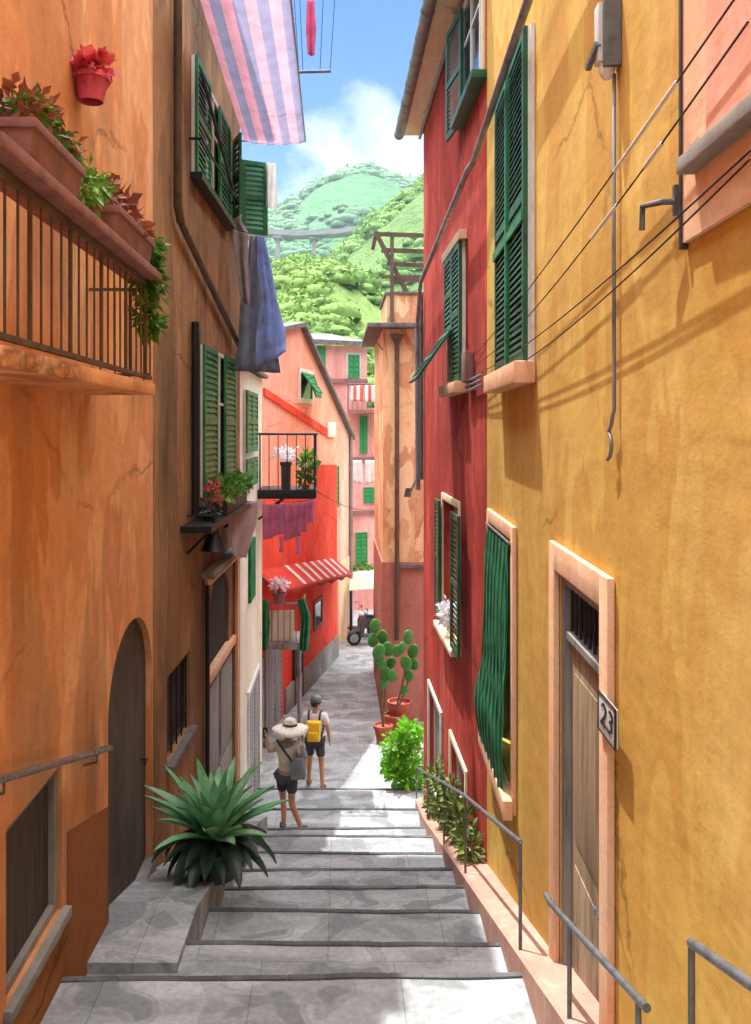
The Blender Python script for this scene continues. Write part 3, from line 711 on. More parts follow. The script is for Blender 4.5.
# cone lamp under the ledge
c = NW.pt(NW.s_at(187), NW.z_at(187, 550), .3)
t = thing('cone_lamp', c, 'black conical lamp hanging under the iron ledge on the brown wall', 'lamp')
MB().lathe(c, [(.15, 0), (.135, .02), (.05, .25), (.035, .3), (.028, .3), (.04, .25), (.12, .02)], 24, cap=False).build('lamp_shade', 'black_iron', t, smooth=True, auto=True)
MB().ellip(c+Vector((0, 0, .06)), .045, .045, .06).build('bulb', 'lamp_glass', t, smooth=True)
MB().tube([c+Vector((0, 0, .29)), c+Vector((0, 0, .38)), NW.pt(NW.s_at(187), c.z+.38, 0)], .012, 8).build('arm', 'black_iron', t)

# overhead striped awning
t = thing('striped_awning', P(262, 145, 14), 'faded pink and lilac striped awning stretched over the alley from the brown house', 'awning')
m = MB(); zA = CZ+4.43; nx, ny = 24, 14
for j in range(ny+1):
    y = 8.7+5.3*j/ny; xl = NW.pt(y-8.4 if y > 8.4 else 0, 0, .02).x+.03; 
    for i in range(nx+1):
        u = i/nx; x = -1.40+(.93)*u; m.v.append(Vector((x, y, zA+.05-.05*math.sin(math.pi*u)-.04*math.sin(math.pi*j/ny)+.012*math.sin(u*26))))
for j in range(ny):
    for i in range(nx): k = j*(nx+1)+i; m.f.append((k, k+1, k+nx+2, k+nx+1))
o = m.build('cloth', 'awn_stripe', t, smooth=True, recalc=False)
m = MB(); m.tube([(-1.56, 13.98, zA+.06), (-.45, 13.98, zA+.06)], .014); m.tube([(-1.62, 8.72, zA+.06), (-.45, 8.72, zA+.06)], .014); m.tube([(-.46, 8.7, zA+.06), (-.46, 14, zA+.06)], .012)
m.build('frame', 'steel', t)
m = MB(); 
for y in (8.72, 13.98): m.tube([(-.5, y, zA+.07), (-1.6, y, zA+1.2)], .008)
m.build('stay', 'steel', t)
# high drying rack
t = thing('drying_rack', P(313, 72, 13.4), 'high drying rack of strings and one bar beside the striped awning', 'drying rack'); zr = CZ+5.33; D = 13.4
m = MB(); m.tube([P(297, 72, D), P(331, 71, D)], .026); zt_ = CZ+6.7
m.build('bar', 'iron', t); 
m = MB(); m.tube([Vector((-1.55, D, zt_)), Vector((0, D, zt_))], .02); m.tube([Vector((-1.55, D, CZ+5.7)), Vector((-.7, D, zt_-.01))], .014); m.build('arm', 'iron', t)
m = MB()
for px, pt_ in ((299, 293), (303, 299), (320, 324), (330, 336)): a = P(px, 72, D); m.tube([a, Vector(((pt_-VX)/F*D, D, zt_))], .006, 5)
m.build('string', 'rubber', t)
# ------------------------------------------------------------------ laundry
def interp(pts, t):
    n = len(pts)-1; k = min(int(t*n), n-1); f = t*n-k
    return (pts[k][0]+(pts[k+1][0]-pts[k][0])*f, pts[k][1]+(pts[k+1][1]-pts[k][1])*f)
def cloth(name, label, cat, left, right, D, mat, folds=4, amp=.05, group=None, nu=18, nv=22, slant=0.0, thing_parent=None, thick=.006, D2=None):
    """a hanging sheet between two drawn edges, with depth folds that open towards the hem"""
    m = MB(); ph = random.uniform(0, 6)
    for j in range(nv+1):
        v = j/nv; l, r = interp(left, v), interp(right, v)
        for i in range(nu+1):
            u = i/nu; x, y = l[0]+(r[0]-l[0])*u, l[1]+(r[1]-l[1])*u
            dd = amp*(.35+.65*v)*math.sin(u*folds*2*math.pi+ph+.6*math.sin(v*3))+.3*amp*noise.noise(Vector((u*4, v*4, ph)))
            p = P(x, y, D+((D2-D)*u if D2 else 0)); p.y += dd+slant*(u-.5); m.v.append(p)
    for j in range(nv):
        for i in range(nu): k = j*(nu+1)+i; m.f.append((k, k+1, k+nu+2, k+nu+1))
    o = m.build(name, mat, thing_parent, smooth=True, recalc=False)
    md = o.modifiers.new('thick', 'SOLIDIFY'); md.thickness = thick
    if thing_parent is None: tag(o, label, cat, group)
    return o
def line(name, label, pts, r=.006, mat='rubber', sag=0.0, n=14, cat='line', group=None):
    pts = [Vector(p) for p in pts]; out = []
    if len(pts) == 2:
        for i in range(n+1): t = i/n; p = pts[0].lerp(pts[1], t); p.z -= sag*4*t*(1-t); out.append(p)
    else: out = pts
    o = MB().tube(out, r, 6).build(name, mat, smooth=True); return tag(o, label, cat, group)
random.seed(21)
line('clothes_line', 'thin line carrying the grey and blue garments beside the brown house', [P(226, 228, 13.2), P(266, 236, 13.2)], .006)
cloth('shirt', 'long charcoal grey coat hanging nearest the brown wall above the small balcony', 'laundry', [(250, 236), (247, 262), (240, 300), (238, 345), (233, 371)], [(262, 236), (266, 262), (270, 300), (276, 340), (281, 373)], 13.3, 'cloth_grey', 2.5, .07, 'laundry over the alley')
cloth('shirt', 'pale blue long shirt hanging over the front of the charcoal coat', 'laundry', [(258, 236), (257, 262), (262, 300), (256, 335), (256, 370)], [(264, 236), (270, 262), (277, 300), (286, 335), (286, 352)], 13.0, 'cloth_blue', 2.2, .06, 'laundry over the alley')
cloth('towel', 'greyish beige towel hanging flat against the upper brown wall', 'laundry', [(231, 228), (236, 260), (241, 300)], [(248, 234), (248, 265), (250, 306)], 12.7, 'cloth_stone', 1.5, .04, 'laundry over the alley')
cloth('sock', 'single pink cloth strip hanging from the high drying rack', 'laundry', [(307, 0), (306, 30), (308, 55)], [(314, 0), (316, 30), (314, 56)], 13.4, 'cloth_pink', 1.5, .03)
cloth('sheet', 'pale pink and white sheet hanging under the iron window ledge', 'laundry', [(224, 508), (229, 530), (233, 556)], [(259, 500), (256, 525), (246, 558)], 11.7, 'cloth_pinkwhite', 2.5, .06, 'laundry under the balcony', D2=13.2)

# ------------------------------------------------------------------ LEFT: cream house
CW = Wall((-1.5, 14.2), (-1.46, 18.0)); CL = CW.len
ch = thing('cream_house', (-5, 16, 0), 'narrow cream house front with green painted strips between brown and red houses', 'house')
m = body(MB(), CW, .002, CL, -1, CW.z_at(250, 372), 6.5); m.build('wall', 'cream', ch)
roofslab(ch, CW, .05, CL, CW.z_at(250, 372), .12, 6.5, thick=.07, rise=.1)
wd = window(ch, CW, CW.rect(243, 254, 392, 452), 'closed', 'green', None, sill=False)
wd = window(ch, CW, CW.rect(243, 254, 458, 486), 'closed', 'green', None, sill=False)
a, b = CW.s_at(247), CW.s_at(258)
g_ = frame_mb(CW, a, b, 0, 2.35, .08, .004, .04, False).build('door', 'white_paint', ch)
mm = MB(); shutter_mb(CW, a+.09, (a+b)/2, .05, 2.26, .01, .08, mm); mm.build('shutter', 'door_grey', g_); shutter_mb(CW, (a+b)/2+.01, b-.09, .05, 2.26, .01, .08).build('shutter', 'door_grey', g_)
MB().box(CW, CW.s_at(248), CW.s_at(253), CW.z_at(250, 600), CW.z_at(250, 540), .004, .05).build('blind', 'drape_green', ch)
# upper small balcony with iron rails
FX = Fr((0, 17.0, 0), (1, 0, 0), (0, 0, 1), (0, -1, 0))
def px2(px, D): return (px-VX)/F*D
def z2(py, D): return CZ+(VY-py)/F*D
D = 17.0; x0, x1 = -1.47, px2(316, D); zb = z2(499, D); zt = z2(434, D)
ub = thing('iron_balcony', ((x0+x1)/2, 17.6, zb), 'small black iron balcony crossing the alley with laundry hung below it', 'balcony')
MB().wbox(x0+.005, x1, D, 18.3, zb, zb+.17).build('slab', 'black_iron', ub, bevel=.01)
m = MB(); m.tube([(x0+.02, D+.03, zt), (x1+.03, D+.03, zt)], .022, 8); m.tube([(x1-.02, D+.03, zt), (x1-.02, 18.25, zt)], .018, 8)
for i in range(7): x = x0+.05+(x1-x0-.08)*i/6; m.tube([(x, D+.03, zb+.16), (x, D+.03, zt)], .009 if 0 < i < 6 else .016, 6)
for i in range(1, 6): y = D+.03+1.2*i/5; m.tube([(x1-.02, y, zb+.16), (x1-.02, y, zt)], .008, 6)
m.build('railing', 'black_iron', ub)
m = MB()
for y in (17.15, 18.1): m.bar((x0+.01, y, zb-.4), (x0+.5, y, zb+.0), .04)
m.build('bracket', 'black_iron', ub)
t = thing('flowerpot', (px2(286, 17.25), 17.25, zb+.17), 'tall dark square pot standing on the small iron balcony', 'flowerpot'); x = px2(286, 17.25)
MB().lathe((x, 17.25, zb+.17), [(.12, 0), (.13, .45), (.155, .46), (.155, .52), (.13, .52), (.12, .47), (.001, .47)], 4, cap=False).build('pot', 'pot_dark', t, bevel=.006)
c = Vector((x, 17.25, zb+.69)); plants('pot_plant', 'pale grey straggly plant in the tall dark pot on the iron balcony', 'plant', c-Vector((0, 0, .05)), 'petal_white', [(c+Vector((0, 0, .16)), (.3, .2, .16), 130)], .1, stems=9)
c = Vector((px2(309, 17.3), 17.3, zb+.17)); plants('balcony_plant', 'bright green bushy plant at the outer corner of the iron balcony', 'plant', c, 'ivy', [(c+Vector((-.03, 0, .42)), (.2, .2, .4), 260), (c+Vector((-.1, 0, .15)), (.2, .18, .15), 80)], .12)
line('clothes_line', 'thin sagging line under the iron balcony holding magenta washing', [(x0+.3, 16.93, zb-.02), (x1, 16.93, zb+.02)], .007, sag=.05)
xs = [(262, 274, 540), (273, 284, 536), (283, 292, 541), (291, 301, 538), (300, 308, 533), (307, 315, 524)]
for i, (a, b, yb) in enumerate(xs):
    lab = ['leftmost magenta garment on the line under the iron balcony', 'second magenta garment from the left under the iron balcony', 'third magenta garment, directly below the tall dark pot', 'fourth magenta garment, right of the dark pot above', 'fifth magenta garment, next to the short outermost one', 'short outermost magenta garment at the right end of the line'][i]
    cloth('garment', lab, 'laundry', [(a+.3, 504-(i > 3)*(i-3)*2), (a+.6, 520), (a+1, yb)], [(b-.6, 504-(i > 3)*(i-3)*2), (b-.9, 520), (b-.4, yb-2)], 16.93+.05*(i % 2), 'cloth_magenta', 1.3, .05, 'magenta garments under the balcony', 8, 10)
for a, yb, lab in ((279, 552, 'narrow magenta stocking hanging lowest at the left'), (296, 554, 'narrow magenta stocking hanging lowest at the right')):
    cloth('stocking', lab, 'laundry', [(a, 536), (a+1, 546), (a, yb)], [(a+4, 536), (a+4, 546), (a+5, yb)], 16.95, 'cloth_magenta', 1, .015, 'magenta garments under the balcony', 5, 6)

# ------------------------------------------------------------------ salmon house with the red lower front
def sw(t): return (-1.9+.22706*(t-19.5), t)
SW = Wall(sw(18.3), sw(30.5)); S0 = SW.o.y
sh = thing('salmon_house', (-4, 26, 0), 'salmon pink gabled house with slate roof edge above the red house', 'house')
zE = SW.z_at(346, 436); sP = SW.s_at(300); zP = SW.z_at(300, 327); sE = SW.s_at(349); sA = .0; zA_ = zP-.95
m = body(MB(), SW, 0, SW.len, -1, zE, 7)
poly = [SW.pt(sA, zE), SW.pt(sE, zE), SW.pt(sP, zP), SW.pt(sA, zA_)]
m.prism(poly, SW.n*-7)
m.build('wall', 'salmon', sh)
m = MB()
def rs(a, za, b, zb_): m.hexa([SW.pt(a, za, .16), SW.pt(b, zb_, .16), SW.pt(b, zb_, -7), SW.pt(a, za, -7), SW.pt(a, za+.12, .16), SW.pt(b, zb_+.12, .16), SW.pt(b, zb_+.12, -7), SW.pt(a, za+.12, -7)])
rs(sA-.2, zA_-.03, sP, zP+.005); rs(sP, zP+.005, sE+.25, zE-.13); m.build('roof', 'slate', sh)
# open awning shutter window in the gable
rc = SW.rect(299, 311, 374, 399); w = frame_mb(SW, rc[0]-.12, rc[1]+.12, rc[2]-.12, rc[3]+.12, .13, .003, .05).build('window', 'white_paint', sh)
MB().box(SW, rc[0], rc[1], rc[2], rc[3], .003, .02).build('pane', 'glass', w)
shutter_mb(SW.sub(0, rc[3], .06, 0, R(-38)), rc[0]+.02, (rc[0]+rc[1])/2, -(rc[3]-rc[2])*1.0, 0, 0, .1).build('shutter', 'green_far', w)
shutter_mb(SW.sub(0, rc[3], .06, 0, R(-20)), (rc[0]+rc[1])/2+.01, rc[1], -(rc[3]-rc[2])*1.0, 0, 0, .1).build('shutter', 'green_far', w)
w = window(sh, SW, SW.rect(331, 337, 466, 508), 'closed', 'green_far', None, sill=False, pitch=.12)
m = MB(); a, b = SW.s_at(263), SW.s_at(328); za, zb_ = SW.z_at(263, 388), SW.z_at(328, 430)
m.hexa([SW.pt(a, za-.16, .003), SW.pt(b, zb_-.24, .003), SW.pt(b, zb_, .003), SW.pt(a, za, .003), SW.pt(a, za-.16, .05), SW.pt(b, zb_-.24, .05), SW.pt(b, zb_, .05), SW.pt(a, za, .05)])
m.build('moulding', 'scarlet', sh)
a, b, c_, d_ = SW.rect(326, 334, 422, 437); o = MB().box(SW, a, b, c_, d_, .003, .07).build('wall_box', 'white_paint', None, bevel=.01); tag(o, 'small white utility box high on the salmon wall', 'utility box')
MB().tube([SW.pt(SW.s_at(349), 0.1, .07), SW.pt(SW.s_at(349), SW.z_at(349, 432), .07)], .06, 8).build('drainpipe', 'pipe', sh, smooth=True, auto=True)
MB().box(SW, SW.s_at(337.5), SW.s_at(350), -.2, SW.z_at(343, 560), .004, .03).build('base_panel', 'peach', sh)
# red house: set forward of the salmon wall
RO = .22; a, b = .35, SW.s_at(337, RO); zr = SW.z_at(324, 467, RO); zr0 = SW.z_at(300, 487, RO)
rh = thing('scarlet_house', SW.pt((a+b)/2, 0, -2), 'bright scarlet low house front with striped awning and grey stone base', 'house')
m = MB(); p = [SW.pt(a, -1, 0), SW.pt(b, -1, 0), SW.pt(b, zr, 0), SW.pt(SW.s_at(316, RO), zr+.1, 0), SW.pt(SW.s_at(313, RO), zr0, 0), SW.pt(a, zr0-.1, 0)]
m.prism([q+SW.n*RO for q in p], SW.n*(-RO+.004)); m.build('wall', 'scarlet', rh)
MB().box(SW, SW.s_at(284, RO), b+.02, -.2, .62, RO+.002, RO+.07).build('base', 'concrete', rh, bevel=.02)
FW = Fr(SW.pt(0, 0, RO), SW.u, SW.v, SW.n)
r_ = SW.rect(314, 321, 602, 624, RO); w = frame_mb(FW, r_[0]-.1, r_[1]+.1, r_[2]-.1, r_[3]+.1, .1, .003, .04).build('window', 'terracotta_dull', rh); MB().box(FW, r_[0], r_[1], r_[2], r_[3], .003, .015).build('pane', 'glass', w)
r_ = (SW.s_at(292, RO), SW.s_at(301, RO), 0, SW.z_at(298, 638, RO)); w = frame_mb(FW, *r_, .1, .003, .08, False).build('door', 'door_dark', rh); MB().box(FW, r_[0]+.1, r_[1]-.1, 0, r_[3]-.1, .004, .04).build('leaf', 'door_dark', w)
r_ = (SW.s_at(252, RO), SW.s_at(281, RO)); n = 4
for k in range(n):
    q0 = r_[0]+(r_[1]-r_[0])*k/n; q1 = r_[0]+(r_[1]-r_[0])*(k+1)/n-.03; z1_ = SW.z_at(270, 650, RO)
    shutter_mb(FW, q0, q1, .03, z1_, .004, .1).build('shutter', 'door_grey', rh)
# striped awning on the red front
a, b = SW.s_at(256, RO), SW.s_at(334, RO); zt = SW.z_at(300, 565, RO); t = thing('striped_awning', SW.pt((a+b)/2, zt, RO), 'small red awning with white stripes on the scarlet house', 'awning')
m = MB(); nx = 26
def aw(u, v): return SW.pt(a+(b-a)*u, zt+.42-.78*u-.42*v, RO+.02+.5*v)
for j in range(5):
    for i in range(nx+1): q = aw(i/nx, j/4); q.z -= .03*math.sin(j/4*math.pi); m.v.append(q)
for i in range(nx+1): q = aw(i/nx, 1); q.z -= .12+.04*math.sin(i/nx*40); m.v.append(q)
for j in range(5):
    for i in range(nx): k = j*(nx+1)+i; m.f.append((k, k+1, k+nx+2, k+nx+1))
cl = m.build('cloth', 'awn_red', t, recalc=False, smooth=True); md = cl.modifiers.new('t', 'SOLIDIFY'); md.thickness = .01
for u in (.28, .40, .50, .60, .70, .80, .90):
    m = MB()
    m.hexa([aw(u, .02)+Vector((0, 0, .012)), aw(u+.035, .02)+Vector((0, 0, .012)), aw(u+.035, 1)+Vector((0, 0, .0)), aw(u, 1)+Vector((0, 0, .0)), aw(u, .02)+Vector((0, 0, .02)), aw(u+.035, .02)+Vector((0, 0, .02)), aw(u+.035, 1)+Vector((0, 0, .016)), aw(u, 1)+Vector((0, 0, .016))])
    m.build('stripe', 'cloth_white', cl)
m = MB()
for u in (0, .33, .66, 1): m.tube([aw(u, 0)+Vector((0, 0, -.02)), aw(u, 1)+Vector((0, 0, -.02))], .012, 6)
m.tube([aw(0, 1)+Vector((0, 0, -.02)), aw(1, 1)+Vector((0, 0, -.02))], .015, 6); m.build('frame', 'iron', t)
# lower balcony on the red front
D = 19.2; x1 = px2(304, D); zb = z2(650, D); zt = z2(604, D); x0 = -2.0
lb = thing('stone_balcony', ((x0+x1)/2, 19.8, zb), 'low stone balcony with thin rails and green drape under the red awning', 'balcony')
MB().wbox(x0, x1, D, 20.3, zb, zb+.16).build('slab', 'concrete', lb, bevel=.02)
m = MB(); m.tube([(x0, D+.04, zt), (x1, D+.04, zt)], .02, 8); m.tube([(x1-.02, D+.04, zt), (x1-.02, 20.3, zt)], .02, 8)
for i in range(11): x = x0+(x1-x0-.04)*i/10; m.tube([(x, D+.04, zb+.15), (x, D+.04, zt)], .01, 6)
for i in range(1, 6): y = D+.04+1.2*i/5; m.tube([(x1-.02, y, zb+.15), (x1-.02, y, zt)], .01, 6)
m.build('railing', 'iron', lb)
MB().wbox(x0+.06, px2(294, D), D+.1, D+.13, zb+.17, zt-.16).build('privacy_screen', 'cream', lb)
m = MB()
for x, y in ((x1-.1, D+.1), (px2(266, D), D+.1)): m.lathe((x, y, 0), [(.07, 0), (.07, .1), (.045, .14), (.045, zb-.1), (.07, zb-.05), (.07, zb)], 12)
m.build('post', 'pipe', lb, smooth=True, auto=True)
cloth('drape', 'green drape hanging over the right corner of the stone balcony', 'drape', [(297, 600), (301, 618), (299, 650)], [(304, 598), (311, 618), (308, 652)], 19.1, 'cloth_green', 2.5, .05)
cloth('drape', 'narrow green drape at the cream wall end of the stone balcony', 'drape', [(262, 600), (261, 620), (262, 652)], [(268, 600), (270, 622), (268, 648)], 19.08, 'drape_green', 1.5, .03)
c = Vector((px2(279, 19.3), 19.3, zt-.02)); t = thing('flowerpot', c-Vector((0, 0, .0)), 'dull terracotta pot on the rail of the low stone balcony', 'flowerpot'); pot(MB(), c, .14, .24).build('pot', 'terracotta_dull', t, smooth=True, auto=True)
plants('pot_plant', 'pale spiky plant in the pot on the stone balcony rail', 'plant', c+Vector((0, 0, .2)), 'petal_white', [(c+Vector((0, 0, .42)), (.24, .2, .16), 90)], .13, stems=9)

# ------------------------------------------------------------------ pink house at the end
PW = Wall((-1.9, 33.2), (3.2, 34.6), True)
ph_ = thing('pink_house', (0, 38, 0), 'pink house with green shutters closing the end of the alley', 'house')
def prc(x0, x1, y0, y1): return PW.rect(x0, x1, y0, y1)
zt1 = PW.z_at(345, 346); zt2 = PW.z_at(370, 408); sx = PW.s_at(367)
m = body(MB(), PW, 0, sx, -1, zt1, 6); m.box(PW, sx+.003, PW.len, -1, zt2, 0, -6); m.build('wall', 'pink', ph_)
za, zb_ = PW.z_at(313, 336), PW.z_at(368, 352)
m = MB(); s_a, s_b = PW.s_at(296), PW.s_at(370); zc = zt1+.01
m.hexa([PW.pt(s_a, zc, .3), PW.pt(s_b, zc, .3), PW.pt(s_b, zc+.9, -6), PW.pt(s_a, zc+.9, -6), PW.pt(s_a, zc+.2, .3), PW.pt(s_b, zc+.14, .3), PW.pt(s_b, zc+1.1, -6), PW.pt(s_a, zc+1.1, -6)]); m.build('roof', 'slate', ph_)
for rr, md_ in (((315, 325, 347, 374), 'closed'), ((348, 359, 355, 378), 'closed'), ((359, 367, 416, 453), 'closed'), ((363, 379, 487, 503), 'closed'), ((355, 367, 532, 566), 'closed')):
    window(ph_, PW, prc(*rr), md_, 'green_far', 'cloth_white' if rr[0] == 348 else None, .08, sill=False, pitch=.14)
for y in (381, 459, 513):
    MB().box(PW, 0, (sx if y < 400 else PW.len), PW.z_at(350, y+2), PW.z_at(350, y-2), .003, .1).build('cornice', 'terracotta_dull', ph_)
# terrace with laundry
D = PW.D(365)-.75; zb = z2(410, D); x0, x1 = px2(348, D), px2(386, D)
tb = thing('terrace', ((x0+x1)/2, D+.4, zb), 'narrow roof terrace of the pink house hung with striped cloth', 'balcony')
MB().wbox(x0, x1, D, D+.8, zb-.12, zb).build('slab', 'terracotta_dull', tb)
m = MB(); zt = z2(384, D); m.tube([(x0, D, zt), (x1, D, zt)], .025, 6); m.tube([(x0, D, zb), (x0, D, zt)], .025, 6)
for i in range(1, 9): x = x0+(x1-x0)*i/8; m.tube([(x, D, zb), (x, D, zt)], .012, 5)
m.build('railing', 'iron', tb)
cloth('towel', 'pink striped towel at the left of the terrace railing', 'laundry', [(351, 386), (350, 402)], [(363, 385), (363, 401)], D-.06, 'cloth_striped', 2, .04, 'towels on the terrace', 8, 6)
cloth('towel', 'pink striped towel at the right of the terrace railing', 'laundry', [(365, 385), (364, 402)], [(379, 385), (378, 402)], D-.06, 'cloth_striped', 2, .04, 'towels on the terrace', 8, 6)
D = 32.6; line('clothes_line', 'thin line with white sheets across the pink house front', [P(346, 459, D), P(384, 459, D)], .012)
cloth('sheet', 'left white sheet on the line before the pink house', 'laundry', [(350, 460), (350, 482)], [(362, 460), (363, 484)], D-.03, 'cloth_white', 2, .05, 'white sheets on the line', 8, 8)
cloth('sheet', 'right white sheet on the line before the pink house', 'laundry', [(365, 460), (365, 485)], [(379, 460), (378, 481)], D-.03, 'cloth_white', 2, .05, 'white sheets on the line', 8, 8)
line('alley_wire', 'thin wire sagging from the iron balcony to the pink house', [P(318, 492, 17.2), P(384, 505, 31)], .008, sag=.25, cat='wire')
# cafe shade and pots at the end of the alley
D = 30.5; t = thing('shade_canopy', P(362, 590, D), 'small pale green canopy on thin posts at the alley end', 'canopy')
m = MB(); a_, b_, c1, d1 = P(350, 572, D), P(378, 570, D), P(378, 589, D-1.6), P(349, 591, D-1.6)
m.hexa([a_, b_, c1, d1, a_+Vector((0, 0, .03)), b_+Vector((0, 0, .03)), c1+Vector((0, 0, .03)), d1+Vector((0, 0, .03))]); m.build('canopy', 'parasol', t)
m = MB()
for px in (351, 376): x = px2(px, D-1.5); m.tube([(x, D-1.5, .01), (x, D-1.5, P(px, 589, D-1.5).z)], .035, 8)
m.build('post', 'black_iron', t)
c = P(364, 571, D+.1); plants('hanging_plant', 'leafy green plant growing along the top of the pale canopy', 'plant', c-Vector((0, 0, .1)), 'ivy', [(c+Vector((k*.22-.45, 0, .05)), (.24, .25, .2), 70) for k in range(5)], .14)
def scooter(x, y, rot, label):
    t = thing('scooter', (x, y, 0), label, 'scooter', 'scooters parked at the alley end'); o = Vector((x, y, 0)); q = Matrix.Rotation(rot, 3, 'Z'); T = lambda *p: o+q@Vector(p)
    for yy in (-.62, .62):
        m = MB(); m.lathe(T(-.05, yy, .23), [(.15, 0), (.21, .0), (.23, .02), (.23, .08), (.21, .1), (.15, .1)], 20, q@Vector((1, 0, 0)), cap=False); w = m.build('wheel', 'tyre', t, smooth=True, auto=True)
        MB().lathe(T(-.035, yy, .23), [(.15, 0), (.15, .07), (.04, .09), (.03, .09)], 14, q@Vector((1, 0, 0))).build('rim', 'steel', w)
    m = MB()
    def hx(pts): m.hexa([T(*p) for p in pts])
    hx([(-.14, -.75, .35), (.14, -.75, .35), (.17, -.1, .3), (-.17, -.1, .3), (-.1, -.8, .68), (.1, -.8, .68), (.14, -.1, .66), (-.14, -.1, .66)])
    hx([(-.15, -.1, .26), (.15, -.1, .26), (.15, .4, .26), (-.15, .4, .26), (-.15, -.1, .33), (.15, -.1, .33), (.15, .4, .33), (-.15, .4, .33)])
    hx([(-.2, .36, .28), (.2, .36, .28), (.14, .46, .3), (-.14, .46, .3), (-.17, .28, .92), (.17, .28, .92), (.1, .36, .95), (-.1, .36, .95)])
    hx([(-.08, .38, .48), (.08, .38, .48), (.07, .84, .36), (-.07, .84, .36), (-.08, .38, .54), (.08, .38, .54), (.07, .84, .42), (-.07, .84, .42)])
    m.build('body', 'scooter_paint', t, bevel=.02)
    m = MB(); hx([(-.12, -.78, .68), (.12, -.78, .68), (.11, -.12, .68), (-.11, -.12, .68), (-.11, -.76, .77), (.11, -.76, .77), (.09, -.14, .74), (-.09, -.14, .74)]); m.build('seat', 'rubber', t, bevel=.02)
    m = MB(); m.tube([T(-.34, .22, 1.0), T(-.1, .3, 1.02), T(.1, .3, 1.02), T(.34, .22, 1.0)], .016, 8); m.tube([T(0, .3, 1.0), T(0, .62, .25)], .025, 8); m.build('handlebar', 'iron', t)
    MB().ellip(T(0, .38, .98), .09, .07, .07).build('headlight', 'lamp_glass', t, smooth=True)
    for sx_ in (-1, 1): MB().lathe(T(sx_*.27, .27, 1.16), [(.05, 0), (.05, .015)], 12, q@Vector((0, 1, 0))).tube([T(sx_*.24, .26, 1.0), T(sx_*.27, .28, 1.15)], .007, 5).build('mirror', 'iron', t)
scooter(px2(356, 29.3), 29.6, R(70), 'dark grey scooter parked left under the pale canopy')
scooter(px2(372, 29.0), 28.6, R(108), 'dark grey scooter parked right, nearest the painted tower house')

# ------------------------------------------------------------------ painted tower house
TW = Fr((0, 21, 0), (1, 0, 0), (0, 0, 1), (0, -1, 0)); D = 21.0; tx0, tx1 = px2(383, D), 4.6; tz = z2(329, D)
tw = thing('tower_house', (2.8, 23, 0), 'tall narrow ochre house with peeling brown patches and pipe, beside the red wall', 'house')
zb = z2(562, D)
MB().wbox(tx0, tx1, 21, 25.5, zb, tz).build('wall', 'tower', tw); MB().wbox(tx0-.03, tx1, 20.97, 25.5, -1, zb-.002).build('base', 'tower_base', tw)
MB().wbox(px2(396, D), tx1, 20.9, 20.968, zb-.13, zb-.05).build('moulding', 'slate', tw)
m = MB().wbox(tx0-.38, tx1, 20.55, 25.6, tz, tz+.1); m.tube([(tx0-.36, 20.62, tz+.02), (tx0-.18, 20.8, tz-.3), (tx0, 20.9, tz-.5)], .02, 6); m.build('cornice', 'slate', tw, bevel=.01)
cz = z2(294, 21.3); MB().wbox(px2(387, 21.3), tx1, 21.3, 24, tz+.1, cz).build('attic', 'tower', tw); MB().wbox(px2(386, 21.3)-.03, tx1, 21.26, 24.1, cz, cz+.05).build('coping', 'slate', tw)
m = MB(); x = px2(397, 20.9); m.lathe((x, 20.9, z2(345, 20.9)), [(.05, 0), (.16, .22), (.16, .25)], 14); m.tube([(x, 20.9, z2(345, 20.9)), (x, 20.9, z2(640, 20.9))], .055, 10); m.build('drainpipe', 'pipe_brown', tw, smooth=True, auto=True)
pg = MB(); D = 21.4
for y in (234, 250, 264, 279): pg.bar(P(377+(y-234)*.33 if y > 234 else 375, y, D), P(440, y+2, D), .09, .09)
pg.bar(P(376, 233, D), P(407, 293, D), .1); pg.bar(P(392, 236, D-.02), P(392, 327, D-.15), .09); pg.bar(P(431, 236, D), P(431, 294, D), .09)
pg.bar(P(376, 233, D), P(376, 233, D)+Vector((0, 1.8, 0)), .09); pg.bar(P(440, 236, D), P(440, 236, D)+Vector((0, 1.8, 0)), .09)
for y in (236, 264): pg.bar(P(385, y, D)+Vector((0, 1.8, 0)), P(440, y, D)+Vector((0, 1.8, 0)), .08)
t = thing('roof_pergola', P(400, 293, D), 'dark timber pergola frame standing on top of the tower house', 'pergola'); pg.build('frame', 'pipe_brown', t)
t = thing('wall_lantern', P(424, 480, 16.4), 'small dark bracket lamp at the corner of the red house', 'lamp'); D = 16.2
m = MB(); m.tube([P(428, 470, D), P(420, 474, D), P(414, 484, D), P(408, 497, D)], .02, 6); m.build('arm', 'iron', t)
m = MB(); m.hexa([P(404, 497, D), P(411, 497, D), P(411, 497, D)+Vector((0, .12, 0)), P(404, 497, D)+Vector((0, .12, 0)), P(406, 488, D), P(411, 488, D), P(411, 488, D)+Vector((0, .1, 0)), P(406, 488, D)+Vector((0, .1, 0))]); m.build('lamp_shade', 'iron', t)

